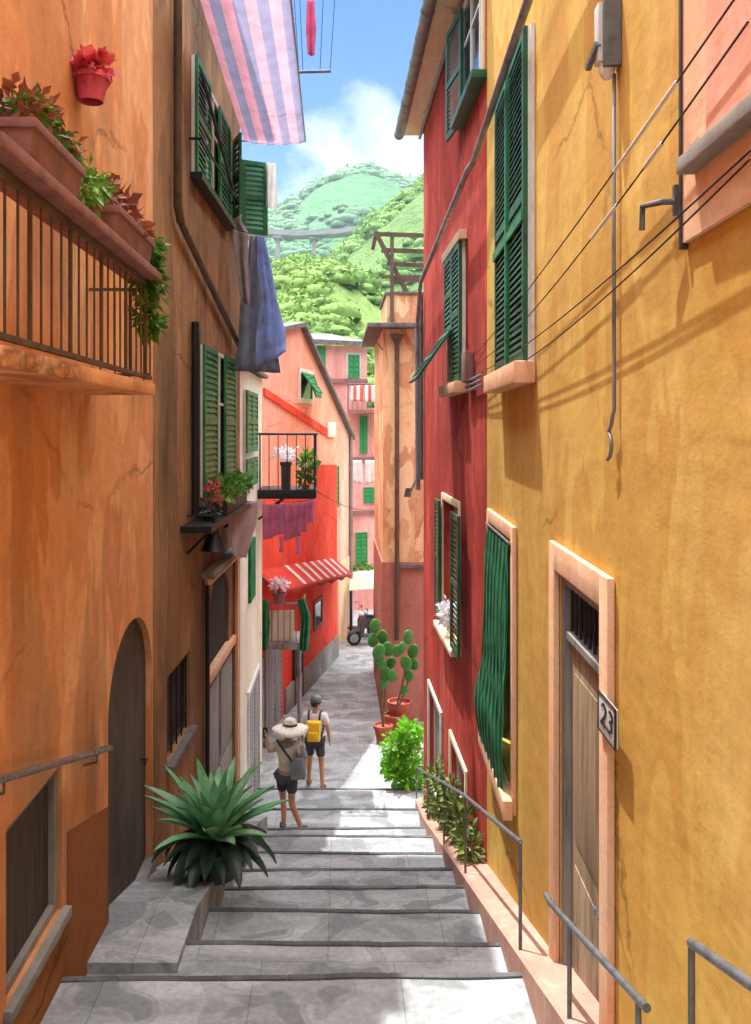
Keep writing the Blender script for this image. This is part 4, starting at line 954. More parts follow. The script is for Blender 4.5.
# prickly pear in pots
random.seed(5)
def ptp(px, py, D=19.6): return P(px, py, D)
D = 19.6; c1 = Vector((px2(383, D), D, 0)); c2 = Vector((px2(394, D+.35), D+.35, 0))
for c, r, h, lab, mt in ((c1, .2, .38, 'terracotta pot nearest the steps, below the prickly pear', 'terracotta'), (c2, .22, .5, 'taller terracotta pot behind, against the tower base', 'terracotta')):
    t = thing('flowerpot', c, lab, 'flowerpot', 'terracotta pots by the tower'); pot(MB(), c, r, h).build('pot', mt, t, smooth=True, auto=True); MB().lathe(c+Vector((0, 0, h*.88)), [(r*.9, 0), (.001, .01)], 16).build('soil', 'soil', t)
c3 = Vector((px2(388, 19.9), 20.1, .5)); MB_ = None
t = thing('flowerpot', Vector((px2(400, 20), 20.1, 0)), 'broad terracotta tub standing behind the bright bush', 'flowerpot', 'terracotta pots by the tower'); pot(MB(), Vector((px2(400, 20), 20.1, 0)), .26, .75).build('pot', 'terracotta', t, smooth=True, auto=True)
def prickly(label, base, pads, stems):
    t = thing('prickly_pear', base, label, 'cactus', 'prickly pears by the tower')
    for px, py, r in pads:
        q = Matrix.Rotation(random.uniform(-.5, .5), 3, 'Z') @ Matrix.Rotation(random.uniform(-.35, .35), 3, 'Y')
        s = r*.82/F*19.7; MB().ellip(ptp(px, py, 19.7+random.uniform(-.15, .15)), s, s*.3, s*1.3, 14, 10, q).build('pad', 'cactus', t, smooth=True)
    m = MB()
    for s in stems: m.tube([base]+[ptp(a, b, 19.7) for a, b in s], .025, 7, .018)
    m.build('stem', 'bark', t)
prickly('prickly pear with many round pads in the nearer terracotta pot', c1+Vector((0, 0, .33)), [(375, 626, 7), (373, 640, 7), (383, 637, 7), (379, 652, 8), (388, 649, 7), (381, 664, 7), (391, 663, 6), (386, 674, 7), (392, 676, 6), (397, 651, 6), (384, 684, 6)], [[(385, 690), (384, 660)], [(381, 670), (377, 640)]])
prickly('taller prickly pear leaning on the ochre tower wall', c2+Vector((0, 0, .45)), [(408, 637, 7), (413, 651, 7), (402, 648, 6), (406, 663, 7), (414, 664, 6), (409, 676, 6), (404, 690, 5)], [[(401, 690), (407, 660)], [(406, 690), (412, 660)]])
# bright bush at the corner
c = Vector((px2(403, 16.6), 16.75, .0)); t = thing('corner_bush', c, 'bright lime green bush at the corner of the red house', 'bush')
m = MB()
for dx, dz, r in ((0, .45, .42), (-.1, .9, .36), (.12, 1.15, .33), (.1, .7, .4), (-.2, .55, .25), (.2, .3, .35)): m.cloud(c+Vector((dx, 0, dz)), (r, r*.9, r), 300, .11, .09, .45)
m.build('foliage', 'bush', t, recalc=False); m = MB()
for k in range(6): m.tube([c+Vector((0, 0, -.02)), c+Vector((random.uniform(-.1, .1), random.uniform(-.1, .1), .5)), c+Vector((random.uniform(-.3, .3), random.uniform(-.2, .2), 1.1))], .018, 6, .006)
m.build('stem', 'bark', t)
# ------------------------------------------------------------------ RIGHT: yellow and red houses
YD0, YD1 = -3.0, 9.23
yx = lambda d: 1.38+.05*(d-5.65)
YW = Wall((yx(YD0), YD0), (yx(YD1), YD1), False)
yh = thing('yellow_house', (5, 3, 0), 'tall golden yellow house filling the right side, with house number and long shutters', 'house')
yd = YW.rect(560, 607, 588, 980); yd = (yd[0], yd[1], CZ-3.55, yd[3])
lw = YW.rect(492, 515, 531, 762)
uw = YW.rect(503, 534, 66, 368)
m = body(MB(), YW, 0, YW.len, -1, CZ+5.7, 8, [yd, lw], .3); m.build('wall', 'yellow', yh)
roofslab(yh, YW, 0, YW.len, CZ+5.7, .3, 8)
# door
a0, a1, b0, b1 = yd; fw = .16; zt = YW.z_at(582, 656)
dr = frame_mb(YW, a0-fw, a1+fw, b0, b1+fw, fw, .003, .04, False).build('door', 'peach', yh, bevel=.008)
m = MB(); m.box(YW, a0, a1, zt-.02, zt+.02, -.12, -.02); m.box(YW, a0+.0, a0+.07, b0, b1, -.12, -.01); m.box(YW, a1-.07, a1, b0, b1, -.12, -.01); m.box(YW, a0+.07, a1-.07, b1-.07, b1, -.12, -.01)
m.build('frame', 'door_grey', dr)
m = MB(); m.box(YW, a0+.07, a1-.07, b0, zt-.036, -.1, -.05)
for q0, q1 in ((b0+.2, b0+1.0), (b0+1.15, zt-.2)):
    for s0, s1 in ((a0+.2, a1-.2),): m.box(YW, s0, s1, q0, q1, -.05, -.043)
lf = m.build('leaf', 'door_brown', dr, bevel=.006)
MB().tube([YW.pt(a0+.16, b0+1.1, -.05), YW.pt(a0+.16, b0+1.1, .0), YW.pt(a0+.26, b0+1.1, .0)], .012).build('handle', 'steel', lf)
MB().box(YW, a0+.07, a1-.07, zt+.036, b1-.071, -.11, -.10).build('pane', 'void', dr)
m = MB()
for k in range(9): s = a0+.12+(a1-a0-.24)*k/8; m.tube([YW.pt(s, zt+.03, -.05), YW.pt(s, b1-.06, -.05)], .009, 6)
m.build('grille', 'black_iron', dr)
MB().box(YW, a0-.2, a1+.2, b0-.25, b0+.01, -.28, .12).build('doorstep', 'concrete', yh, bevel=.015)
# number plate 23
na, nb = sorted((YW.s_at(604, .03), YW.s_at(621, .03))); z0, z1 = YW.z_at(612, 738, .03), YW.z_at(612, 700, .03)
t = thing('number_plate', YW.pt((na+nb)/2, z0, .045), 'small pale plate reading 23 on the edge of the yellow house door frame', 'sign')
MB().box(YW, na, nb, z0, z1, .042, .056).build('plate', 'plate', t, bevel=.003)
frame_mb(YW, na-.004, nb+.004, z0-.004, z1+.004, .008, .05, .06).build('rim', 'ink', t)
cu = bpy.data.curves.new('digits', 'FONT'); cu.body = '23'; cu.size = .16; cu.align_x = 'CENTER'; cu.align_y = 'CENTER'; cu.extrude = .0015; cu.shear = .2
tmp = bpy.data.objects.new('tmp', cu); COL.objects.link(tmp); bpy.context.view_layer.update()
me = bpy.data.meshes.new_from_object(tmp.evaluated_get(bpy.context.evaluated_depsgraph_get())); bpy.data.objects.remove(tmp)
u = -YW.u; mt = Matrix((u, YW.v, YW.n)).transposed(); cpt = YW.pt((na+nb)/2, (z0+z1)/2, .0585)
sx_ = (nb-na)*.82/max(v.co.x for v in me.vertices)/2; sy_ = (z1-z0)*.62/(max(v.co.y for v in me.vertices)-min(v.co.y for v in me.vertices))
for v in me.vertices: v.co = mt@Vector((v.co.x*sx_, v.co.y*sy_, v.co.z))
me.name = 'digits'; o = bpy.data.objects.new('digits', me); me.materials.append(MATS['ink']); COL.objects.link(o); o.parent = t; o.location = cpt-WL[t]; WL[o] = cpt
# upper tall shuttered window
w = window(yh, YW, uw, 'closed', 'green_dark', None, sill=False, pitch=.05)
MB().box(YW, uw[0]-.05, uw[0]-.005, uw[2], uw[3], .003, .03).build('frame', 'white_paint', w)
MB().box(YW, (uw[0]+uw[1])/2-.03, (uw[0]+uw[1])/2+.03, uw[2], uw[3], .078, .095).build('stile', 'green', w)
MB().box(YW, uw[0], uw[1], uw[2]+(uw[3]-uw[2])*.42, uw[2]+(uw[3]-uw[2])*.42+.07, .078, .093).build('rail', 'green', w)
MB().box(YW, uw[0]-.1, uw[1]+.12, uw[2]-.16, uw[2]-.003, .003, .16).build('sill', 'peach', w, bevel=.015)
# lower window with billowing green curtain
a0, a1, b0, b1 = lw; w = frame_mb(YW, a0, a1, b0, b1, .06, -.2, -.14).build('window', 'door_grey', yh)
MB().box(YW, a0+.06, a1-.06, b0+.06, b1-.06, -.19, -.18).build('pane', 'glass', w)
frame_mb(YW, a0-.12, a1+.12, b0-.14, b1+.12, .12, .003, .04).build('surround', 'peach', w, bevel=.01)
MB().box(YW, a0-.16, a1+.16, b0-.16, b0-.003, .042, .12).build('sill', 'peach', w, bevel=.01)
m = MB(); nu, nv = 40, 40
for j in range(nv+1):
    v = j/nv
    for i in range(nu+1):
        q = i/nu; bul = .075*math.exp(-((v-.82)/.16)**2)*(.35+.65*q)+.05*v
        m.v.append(YW.pt(a0+.03+(a1-a0-.06)*q+.10*q*math.exp(-((v-.82)/.2)**2), b1-.04-(b1-b0-.02)*v, .05+bul+.022*math.sin(q*44+2.2*math.sin(v*5))*(1-.3*v)))
for j in range(nv):
    for i in range(nu): k = j*(nu+1)+i; m.f.append((k, k+1, k+nu+2, k+nu+1))
o = m.build('curtain', 'cloth_green', None, smooth=True, recalc=False); tag(o, 'green striped curtain billowing out of the lower yellow house window', 'curtain')
MB().tube([YW.pt(a0-.05, b1-.02, .05), YW.pt(a1+.05, b1-.02, .05)], .012).build('curtain_rod', 'steel', w)
# peach framed opening, top right
r_ = (YW.s_at(900), YW.s_at(689), YW.z_at(689, 243), CZ+2.6)
w = MB().box(YW, *r_, .003, .022).build('window', 'peach', yh); MB().box(YW, r_[1]-.001, r_[1]+.02, r_[2]-.02, r_[3], .003, .03).build('frame', 'door_dark', w)
s1 = YW.s_at(686, .05); z_ = YW.z_at(690, 172, .05); MB().box(YW, r_[0], s1, z_, z_+.055, .023, .085).build('sill', 'concrete', w, bevel=.008)
MB().box(YW, r_[0], r_[1]-.25, z_+.08, r_[3]-.1, .023, .03).build('pane', 'salmon', w)
# conduit, wall lamp, coil
s = YW.s_at(612, .03); zt, zb = YW.z_at(612, 74, .03), YW.z_at(612, 410, .03)
t = thing('wall_lamp', YW.pt(s, zt, .03), 'grey and white box lamp high on the yellow wall above its cable', 'lamp')
MB().box(YW, s-.03, s+.05, zt+.05, zt+.32, .0, .1).build('housing', 'plate', t, bevel=.008)
MB().box(YW, s-.06, s-.031, zt+.02, zt+.34, .003, .08).build('bracket', 'iron', t)
MB().ellip(YW.pt(s+.01, zt+.045, .05), .04, .045, .07).build('globe', 'lamp_glass', t, smooth=True)
MB().bar(YW.pt(s-.03, zt+.13, .1), YW.pt(s+.09, zt+.06, .12), .025).build('latch', 'iron', t)
cc = YW.z_at(605, 435, .03); pts_ = [YW.pt(s, zt, .02), YW.pt(s, (zt+zb)/2, .022), YW.pt(s, zb, .02)]
for k in range(17): q = k/16; ang = q*2*math.pi*1.4; pts_.append(YW.pt(s+.03-.035*math.cos(ang)+.02*q, zb-.03-.19*q-.02*math.sin(ang), .03))
line('wall_cable', 'vertical grey cable ending in a loose loop on the yellow wall', pts_, .009, 'pipe', cat='cable')
s = YW.s_at(655, .05); zz = YW.z_at(655, 210, .05); sL, sR = YW.s_at(640, .1), YW.s_at(668, .04)
t = thing('pipe_bracket', YW.pt(s, zz, .05), 'short bent iron pipe bracket sticking out of the yellow wall', 'bracket')
MB().tube([YW.pt(sR, zz, 0), YW.pt(sR, zz, .06), YW.pt(sL, zz+.02, .09), YW.pt(sL+.01, zz-.07, .09)], .012, 8).build('pipe', 'iron', t)
MB().box(YW, sR-.012, sR+.012, zz-.05, zz+.06, .0, .02).build('plate', 'iron', t)
# wires
def WP(px, py): return P(px, py, YW.D(px, .07) if px > 600 else RW.D(px, .08))
RW = Wall((yx(YD1), YD1), (1.535, 15.6), False)
for i, (p0, p1, lab, sg) in enumerate(((WP(751, -25), WP(472, 358), 'topmost wire crossing the yellow wall from the upper right', .12), (WP(748, 22), WP(474, 366), 'second wire from the top across the yellow wall', .25),
        (WP(751, 150), WP(476, 374), 'third wire from the top across the yellow wall', .16), (WP(749, 160), WP(480, 381), 'lowest wire across the yellow wall', .24))):
    t = thing('wall_wire', p0, lab, 'wire', 'wires along the yellow wall')
    pt = lambda q: p0.lerp(p1, q)-Vector((0, 0, sg*.5*4*q*(1-q)))
    MB().tube([pt(k/40) for k in range(41)], .004, 6).build('cable', 'rubber', t, smooth=True)
    def qx(px): return min((k/400 for k in range(401)), key=lambda k: abs(VX+F*pt(k).x/pt(k).y-px))
    for xa, xb in (((677, 615),), ((662, 645), (616, 591)))[i] if i < 2 else ():
        qa, qb = qx(xa), qx(xb); MB().tube([pt(qa+(qb-qa)*k/6) for k in range(7)], .008, 8).build('sleeve', 'white_paint', t, smooth=True)  # white tubes paint the highlights along the wire

# ------------------------------------------------------------------ red corner house
RW = Wall((yx(YD1), YD1), (1.535, 15.6), False); RL = RW.len
rd = thing('red_corner_house', (5, 12, 0), 'deep red house between the yellow wall and the tower house', 'house')
o3 = RW.rect(444, 460, 506, 628); bs1 = RW.rect(430, 442, 702, 790); bs2 = RW.rect(452, 467, 758, 815)
m = body(MB(), RW, .003, RL, -1, CZ+5.25, 8, [o3, bs1, bs2], .25); m.build('wall', 'red', rd)
# eave: soffit, rafters' edge, gutter, slab
ez = CZ+5.2
m = MB(); m.box(RW, RL-6.2, RL+.3, ez, ez+.05, .0, .33); m.build('soffit', 'soffit', rd)
m = MB(); m.box(RW, 0, RL+.35, ez+.052, ez+.15, -8.2, .36); m.build('roof', 'slate', rd)
m = MB()
for k in range(2): pass
m.tube([RW.pt(RL-6.3, ez+.02, .40), RW.pt(RL+.35, ez+.02, .40)], .085, 12)
for k in range(9): s = RL-6+k*.78; m.lathe(RW.pt(s, ez+.02, .40), [(.09, 0), (.095, .01), (.095, .03), (.09, .04)], 12, RW.u, cap=False)
m.build('gutter', 'pipe', rd, smooth=True, auto=True)
m = MB(); m.tube([RW.pt(RL-6.3, ez-.04, .035), RW.pt(RL+.3, ez-.04, .035)], .03, 8); m.build('cable_duct', 'pipe', rd, smooth=True, auto=True)
# long sloping pipe along both walls then a drop at the corner
zp = CZ+2.72; off = .17
pts_ = [YW.pt(2, zp+.15, .13), YW.pt(YW.len-.1, zp, off-.02), RW.pt(.2, zp, off), RW.pt(RL-1.2, zp-.35, off), RW.pt(RL-.05, zp-.95, .12), RW.pt(RL-.03, z2(490, 15.5), .1)]
MB().tube(pts_[2:5], .032, 10).tube(pts_[4:], .042, 10).build('drainpipe', 'pipe', rd, smooth=True, auto=True)
MB().tube(pts_[:2]+[RW.pt(.18, zp, off)], .032, 10).build('pipe', 'pipe', yh, smooth=True, auto=True)
m = MB(); m.tube([RW.pt(RL-.12, zp-.4, .05), RW.pt(RL-.12, z2(480, 15.4), .05)], .035, 8); m.build('drainpipe', 'iron', rd, smooth=True, auto=True)
# windows
rc = RW.rect(463, 476, 10, 118); a, b = rc[0], rc[1]
w = window(rd, RW, (RW.s_at(484), RW.s_at(466), RW.z_at(470, 108), CZ+4.95), None, sur='soffit', surw=.12, sill=True, sillmat='green_dark')
mm = RW.sub(RW.s_at(466), 0, .03, R(18)); shutter_mb(RW.sub(RW.s_at(467.5), 0, .05, R(6)), 0, .75, RW.z_at(470, 116), CZ+4.95, 0, .055).build('shutter', 'green_dark', w)
rc = RW.rect(450, 466, 252, 384); w = frame_mb(RW, *rc, .06, .004, .045).build('window', 'white_paint', rd); MB().box(RW, rc[0]+.06, rc[1]-.06, rc[2]+.06, rc[3]-.06, .006, .015).build('pane', 'glass', w)
mid = (rc[0]+rc[1])/2; zc_ = rc[2]+(rc[3]-rc[2])*.40
shutter_mb(RW, rc[0], mid-.005, rc[2], rc[3], .05, .06).build('shutter', 'green_dark', w)
shutter_mb(RW, mid+.005, rc[1], zc_, rc[3], .05, .06).build('shutter', 'green_dark', w)
fl = RW.sub(0, zc_, .07, 0, R(40)); 
fl = Fr(RW.pt(0, zc_, .08), RW.u, (Vector((0, 0, 1))*math.cos(R(35))-RW.n*math.sin(R(35))), (RW.n*math.cos(R(35))+Vector((0, 0, 1))*math.sin(R(35))))
hh = (zc_-rc[2])*1.12; shutter_mb(fl, mid-.1, rc[1]+.25, -hh, 0, 0, .06).build('shutter', 'green_dark', w)
MB().box(RW, rc[0]-.1, rc[1]+.1, rc[3]+.01, rc[3]+.12, .003, .1).build('lintel', 'soffit', w)
MB().box(RW, rc[0]-.12, rc[1]+.08, rc[2]-.14, rc[2]-.005, .003, .16).build('sill', 'peach', w, bevel=.01)
m = MB(); s_ = RW.s_at(474)
m.box(RW, RW.s_at(474), RW.s_at(470), RW.z_at(472, 382), RW.z_at(472, 352), .003, .1); o = m.build('wall_box', 'terracotta_dull', None, bevel=.01); tag(o, 'small rusty box beside the upper red wall window', 'utility box')
m = MB()
for k in range(3): m.tube([RW.pt(.02, RW.z_at(480, 377+k*5), .05), RW.pt(RW.s_at(470), RW.z_at(480, 377+k*5)-.02, .05)], .016, 6)
m.build('pipe', 'pipe', rd)
# open shuttered window with white flowers
w = frame_mb(RW, *o3, .05, -.2, -.14).build('window', 'peach', rd); MB().box(RW, o3[0]+.05, o3[1]-.05, o3[2]+.05, o3[3]-.05, -.19, -.18).build('pane', 'glass', w)
frame_mb(RW, o3[0]-.09, o3[1]+.09, o3[2]-.09, o3[3]+.12, .09, .003, .03).build('surround', 'soffit', w, bevel=.005)
hw = RW.s_at(438)-RW.s_at(444)
shutter_mb(RW.sub(o3[1]+.02, 0, .045, R(0)), 0, .5, o3[2]-.05, o3[3]-.0, 0, .06).build('shutter', 'green_dark', w)
shutter_mb(RW.sub(o3[0]-.02, 0, .09, R(-180)), 0, .68, o3[2]-.05, o3[3]-.0, -.04, .06).build('shutter', 'green_dark', w)
MB().box(RW, o3[0]-.12, o3[1]+.12, o3[2]-.17, o3[2]-.095, .003, .14).build('sill', 'soffit', w, bevel=.01)
c = RW.pt((o3[0]+o3[1])/2-.1, o3[2]+.0, .02); plants('window_flowers', 'white blossoms filling the bottom of the open red house window', 'plant', c, 'petal_white', [(c+Vector((-.02, 0, .2)), (.14, .45, .2), 240)], .09)
for bb, lab in ((bs1, 'tall grey basement window with white edge'), (bs2, None)):
    w = frame_mb(RW, *bb, .05, -.12, -.06).build('window', 'white_paint', rd)
    if lab: w['label'] = lab
    MB().box(RW, bb[0]+.05, bb[1]-.05, bb[2]+.05, bb[3]-.05, -.11, -.09).build('pane', 'door_grey' if lab else 'glass', w)
    frame_mb(RW, bb[0]-.08, bb[1]+.08, bb[2]-.08, bb[3]+.1, .08, .003, .035).build('surround', 'soffit' if not lab else 'white_paint', w, bevel=.006)
# shrubs in the strip between kerb and red wall
random.seed(31)
for d, lab, hgt, n in ((9.6, 'olive green shrub nearest the yellow house, behind the railing', .5, 200), (10.9, 'olive green shrub in the middle of the strip below the basement window', .75, 260), (12.4, 'tall olive shrub behind the railing under the small basement window', .9, 280), (13.9, 'olive shrub at the far end of the strip, by the first rail post', .75, 240)):
    x = xe(d)+.16; z = CZ-hline(d)+.12; c = Vector((x, d, z))
    plants('wall_shrub', lab, 'shrub', c, 'olive', [(c+Vector((.0, -.1, hgt*.4)), (.13, .5, hgt*.45), n), (c+Vector((-.02, .25, hgt*.65)), (.11, .35, hgt*.3), n//2)], .13, 'shrubs along the red wall', stems=6, w=.05, shell=.2)

# ------------------------------------------------------------------ stair railings
def railing(ds, zs, label, posts):
    X = lambda d: xe(d)+.03
    t = thing('stair_railing', (X(ds[0]), ds[0], CZ-hline(ds[0])), label, 'railing', 'iron railings down the right of the steps')
    pts = [Vector((X(d), d, z)) for d, z in zip(ds, zs)]; MB().tube(pts, .0165, 10).build('rail', 'iron', t, smooth=True, auto=True)
    for d, z in posts: MB().tube([(X(d), d, CZ-hline(d)+.08), (X(d), d, z)], .012, 8).build('post', 'iron', t, smooth=True, auto=True)
zr_ = lambda px, py, D: CZ+(VY-py)/F*D
A = [(5.85, CZ-2.68), (8.8, CZ-3.58), (10.96, CZ-4.3), (13.5, CZ-5.16), (16.0, CZ-6.0)]
railing([a for a, b in A], [b for a, b in A], 'long iron railing of five posts, farthest down the steps', A)
B = [(4.95, CZ-2.6), (3.4, CZ-2.15)]; railing([5.05, 4.95, 3.4, 3.3], [CZ-2.61, CZ-2.6, CZ-2.15, CZ-2.12], 'short iron railing in front of the door numbered 23', [(4.5, CZ-2.47), (3.4, CZ-2.15)])
C_ = [(2.86, CZ-1.63), (1.3, CZ-1.15)]; railing([2.86, 1.3], [CZ-1.63, CZ-1.15], 'short iron railing at the lower right corner, nearest the viewer', C_)

# ------------------------------------------------------------------ agave in its bowl
random.seed(9)
d = 8.1; c = Vector((px2(215, d), d, CZ-hramp(7.85)+.0)); 
t = thing('agave_plant', c, 'large spiky green agave in a low dark bowl at the left of the steps', 'plant')
MB().lathe(c+Vector((0, 0, -.06)), [(.2, 0), (.28, .12), (.32, .26), (.33, .3), (.29, .3), (.27, .25), (.001, .25)], 24, cap=False).build('pot', 'pot_dark', t, smooth=True, auto=True)
def blade(m, az, el, L, w, droop):
    dr = Vector((math.cos(az), math.sin(az), 0)); sd = Vector((-dr.y, dr.x, 0)); n = 9; vs = []
    p = c+Vector((0, 0, .26))+dr*.05; e = el
    for i in range(n+1):
        u = i/n; ww = w*(.55+.9*u)*(1-u)**.55 if u < 1 else 0; ww = w*math.sin(math.pi*min(1, .18+.82*u))**.8+.002
        nrm = -dr*math.sin(e)+Vector((0, 0, math.cos(e))); vs += [p-sd*ww+nrm*ww*.45, p-nrm*.01, p+sd*ww+nrm*ww*.45]
        p = p+(dr*math.cos(e)+Vector((0, 0, math.sin(e))))*L/n; e -= droop/n
    m.add(vs, [(3*i+k, 3*i+k+1, 3*i+k+4, 3*i+k+3) for i in range(n) for k in range(2)])
m = MB()
for k in range(46): blade(m, k*2.39996, R(88-k*1.35+random.uniform(-5, 5)), random.uniform(.58, .8)*(1-.12*(k < 8)), random.uniform(.052, .068), R(random.uniform(8, 40)))
m.build('blades', 'agave', t, smooth=True)
m = MB()
for k in range(26): blade(m, k*2.39996+1, R(22-k*1.1+random.uniform(-6, 6)), random.uniform(.44, .6), random.uniform(.06, .08), R(random.uniform(40, 95)))
m.build('lower_blades', 'agave_dark', t, smooth=True)

# ------------------------------------------------------------------ people
def skinmesh(chains, verts):
    bm = bmesh.new(); lay = bm.verts.layers.skin.verify(); V = {}
    for k, (p, r) in verts.items():
        v = bm.verts.new(p); v[lay].radius = (r, r) if not isinstance(r, tuple) else r; V[k] = v
    for c_ in chains:
        for a, b in zip(c_, c_[1:]):
            if not any(set(e.verts) == {V[a], V[b]} for e in V[a].link_edges): bm.edges.new((V[a], V[b]))
    return bm, V, lay
def bake_skin(bm, V, lay, roots, name, mat, parent, sub=2):
    for r in roots: V[r][lay].use_root = True
    me = bpy.data.meshes.new(name); bm.to_mesh(me); bm.free()
    tmp = bpy.data.objects.new('tmp', me); COL.objects.link(tmp); s = tmp.modifiers.new('s', 'SKIN'); s.use_smooth_shade = True
    q = tmp.modifiers.new('u', 'SUBSURF'); q.levels = q.render_levels = sub
    bpy.context.view_layer.update(); out = bpy.data.meshes.new_from_object(tmp.evaluated_get(bpy.context.evaluated_depsgraph_get())); bpy.data.objects.remove(tmp)
    out.name = name; out.materials.clear(); out.materials.append(MATS[mat]); out.polygons.foreach_set('use_smooth', [True]*len(out.polygons))
    o = bpy.data.objects.new(name, out); COL.objects.link(o); o.parent = parent; WL[o] = WL[parent].copy(); return o
def hand(verts, chains, wr, tip_dir, side, n0, curl=.35):
    w = Vector(wr); d = Vector(tip_dir).normalized(); s = Vector(side).normalized(); pn = d.cross(s)
    palm = w+d*.05; verts[n0+'p'] = (palm, (.026, .016)); verts[n0+'k'] = (w+d*.085, (.03, .014)); chains.append([n0+'w', n0+'p', n0+'k'])
    fing = []
    for i, (off, L) in enumerate(((-.026, .062), (-.009, .075), (.009, .07), (.025, .055))):
        ks = []; p = w+d*.07+s*off; dd = d.copy()
        for j in range(4):
            nm = f'{n0}f{i}{j}'; verts[nm] = (p.copy(), .0085 if j < 3 else .007); ks.append(nm); dd = (dd+pn*curl*.45).normalized(); p = p+dd*L/3
        chains.append(ks); fing.append(ks[0])
    ks = []; p = w+d*.03+s*-.022; dd = (d*.7-s*.8).normalized()
    for j in range(3): nm = f'{n0}t{j}'; verts[nm] = (p.copy(), .0095); ks.append(nm); p = p+dd*.03; dd = (dd+d*.4+pn*.2).normalized()
    chains.append(ks); fing.append(ks[0]); return fing
def person(loc, rot, label, J, head_turn, clothes, extra):
    t = thing('person', (0, 0, 0), label, 'person'); verts, chains = {}, []
    rad = dict(pel=.125, sp1=.112, sp2=.125, ch=.13, nk0=.062, nk=.05, shL=.062, shR=.062, elL=.04, elR=.04, LHw=.027, RHw=.027, hipL=.088, hipR=.088, knL=.056, knR=.056, caL=.052, caR=.052, anL=.037, anR=.037, heL=.04, heR=.04, toL=.032, toR=.032)
    for k, p in J.items():
        if k in rad: verts[k] = (Vector(p), rad[k])
    chains += [['pel', 'sp1', 'sp2', 'ch', 'nk0', 'nk'], ['ch', 'shL', 'elL', 'LHw'], ['ch', 'shR', 'elR', 'RHw'], ['pel', 'hipL', 'knL', 'caL', 'anL', 'heL', 'toL'], ['pel', 'hipR', 'knR', 'caR', 'anR', 'heR', 'toR']]
    hd = Vector(J['nk']); f = Vector((math.sin(head_turn), math.cos(head_turn), 0)); hc = hd+Vector((0, 0, .115))+f*.02
    verts['h1'] = (hd+Vector((0, 0, .05))+f*.02, .062); verts['h2'] = (hc, .085); verts['h3'] = (hc+Vector((0, 0, .065))-f*.008, .078); chains += [['nk', 'h1', 'h2', 'h3']]
    verts['n1'] = (hc+f*.07, .018); verts['n2'] = (hc+f*.1+Vector((0, 0, -.012)), .012); chains.append(['n1', 'n2'])
    sd = Vector((f.y, -f.x, 0)); roots = ['pel', 'n1']
    for s_, nm in ((-1, 'e'), (1, 'E')):
        verts[nm+'1'] = (hc+sd*s_*.082+Vector((0, 0, .01)), .016); verts[nm+'2'] = (hc+sd*s_*.09+Vector((0, 0, -.02)), .011); chains.append([nm+'1', nm+'2']); roots.append(nm+'1')
    for n0, sg in (('LH', -1), ('RH', 1)):
        e, w = Vector(J['elL' if n0 == 'LH' else 'elR']), Vector(J[n0+'w']); roots += hand(verts, chains, w, w-e, Vector((0, 1, 0)) if abs((w-e).normalized().y) < .7 else Vector((1, 0, 0)), n0)
    bm, V, lay = skinmesh(chains, verts); body_ = bake_skin(bm, V, lay, roots, 'body', 'skin', t)
    for s_ in (-1, 1): MB().ellip(hc+f*.078+sd*s_*.032+Vector((0, 0, .018)), .012, .009, .009, 8, 6).build('eye', 'ink', t, smooth=True)
    MB().ellip(hc+f*.088+Vector((0, 0, -.048)), .02, .01, .006, 8, 6).build('mouth', 'terracotta_dull', t, smooth=True)
    m = MB(); m.ellip(hc+Vector((0, 0, .03))-f*.018, .096, .096, .1, 16, 10); m.build('hair', 'hair', t, smooth=True)
    for nm, mat, vs, chs, rt in clothes(J, verts): bm, V, lay = skinmesh(chs, vs); bake_skin(bm, V, lay, rt, nm, mat, t)
    extra(t, J, hc, f, sd)
    for k in 'LR':
        a_, b_ = Vector(J['he'+k]), Vector(J['to'+k]); vs = {'a': (a_+Vector((0, 0, -.0)), .062), 'b': (a_.lerp(b_, .5)+Vector((0, 0, .012)), .058), 'c': (b_+Vector((0, 0, .012)), .052)}
        bm, V, lay = skinmesh([['a', 'b', 'c']], vs); bake_skin(bm, V, lay, ['a'], 'shoe', 'shoe', t)
    t.location = loc; t.rotation_euler = (0, 0, rot); return t
def top_clothes(shirt, shorts, sleeve=.75, shr=.02, hem=.55):
    def f(J, verts):
        v = {k: Vector(J[k]) for k in J}; g = shr
        sv = {'b': (v['pel']+Vector((0, 0, .0)), .145+g*.3), 'm': (v['sp1'], .125+g), 's': (v['sp2'], .135+g), 'c': (v['ch'], .138+g), 'n': (v['nk0']+Vector((0, 0, -.01)), .066+g*.4),
              'l': (v['shL'], .072+g*.6), 'l2': (v['shL'].lerp(v['elL'], sleeve), .056+g*.6), 'r': (v['shR'], .072+g*.6), 'r2': (v['shR'].lerp(v['elR'], sleeve), .056+g*.6)}
        pv = {'p': (v['pel']+Vector((0, 0, .02)), .14), 'l': (v['hipL'], .105), 'l2': (v['hipL'].lerp(v['knL'], hem), .092), 'l3': (v['hipL'].lerp(v['knL'], hem+.2), .09), 'r': (v['hipR'], .105), 'r2': (v['hipR'].lerp(v['knR'], hem), .092), 'r3': (v['hipR'].lerp(v['knR'], hem+.2), .09)}
        return [('shirt', shirt, sv, [['b', 'm', 's', 'c', 'n'], ['c', 'l', 'l2'], ['c', 'r', 'r2']], ['b']), ('shorts', shorts, pv, [['p', 'l', 'l2', 'l3'], ['p', 'r', 'r2', 'r3']], ['p'])]
    return f
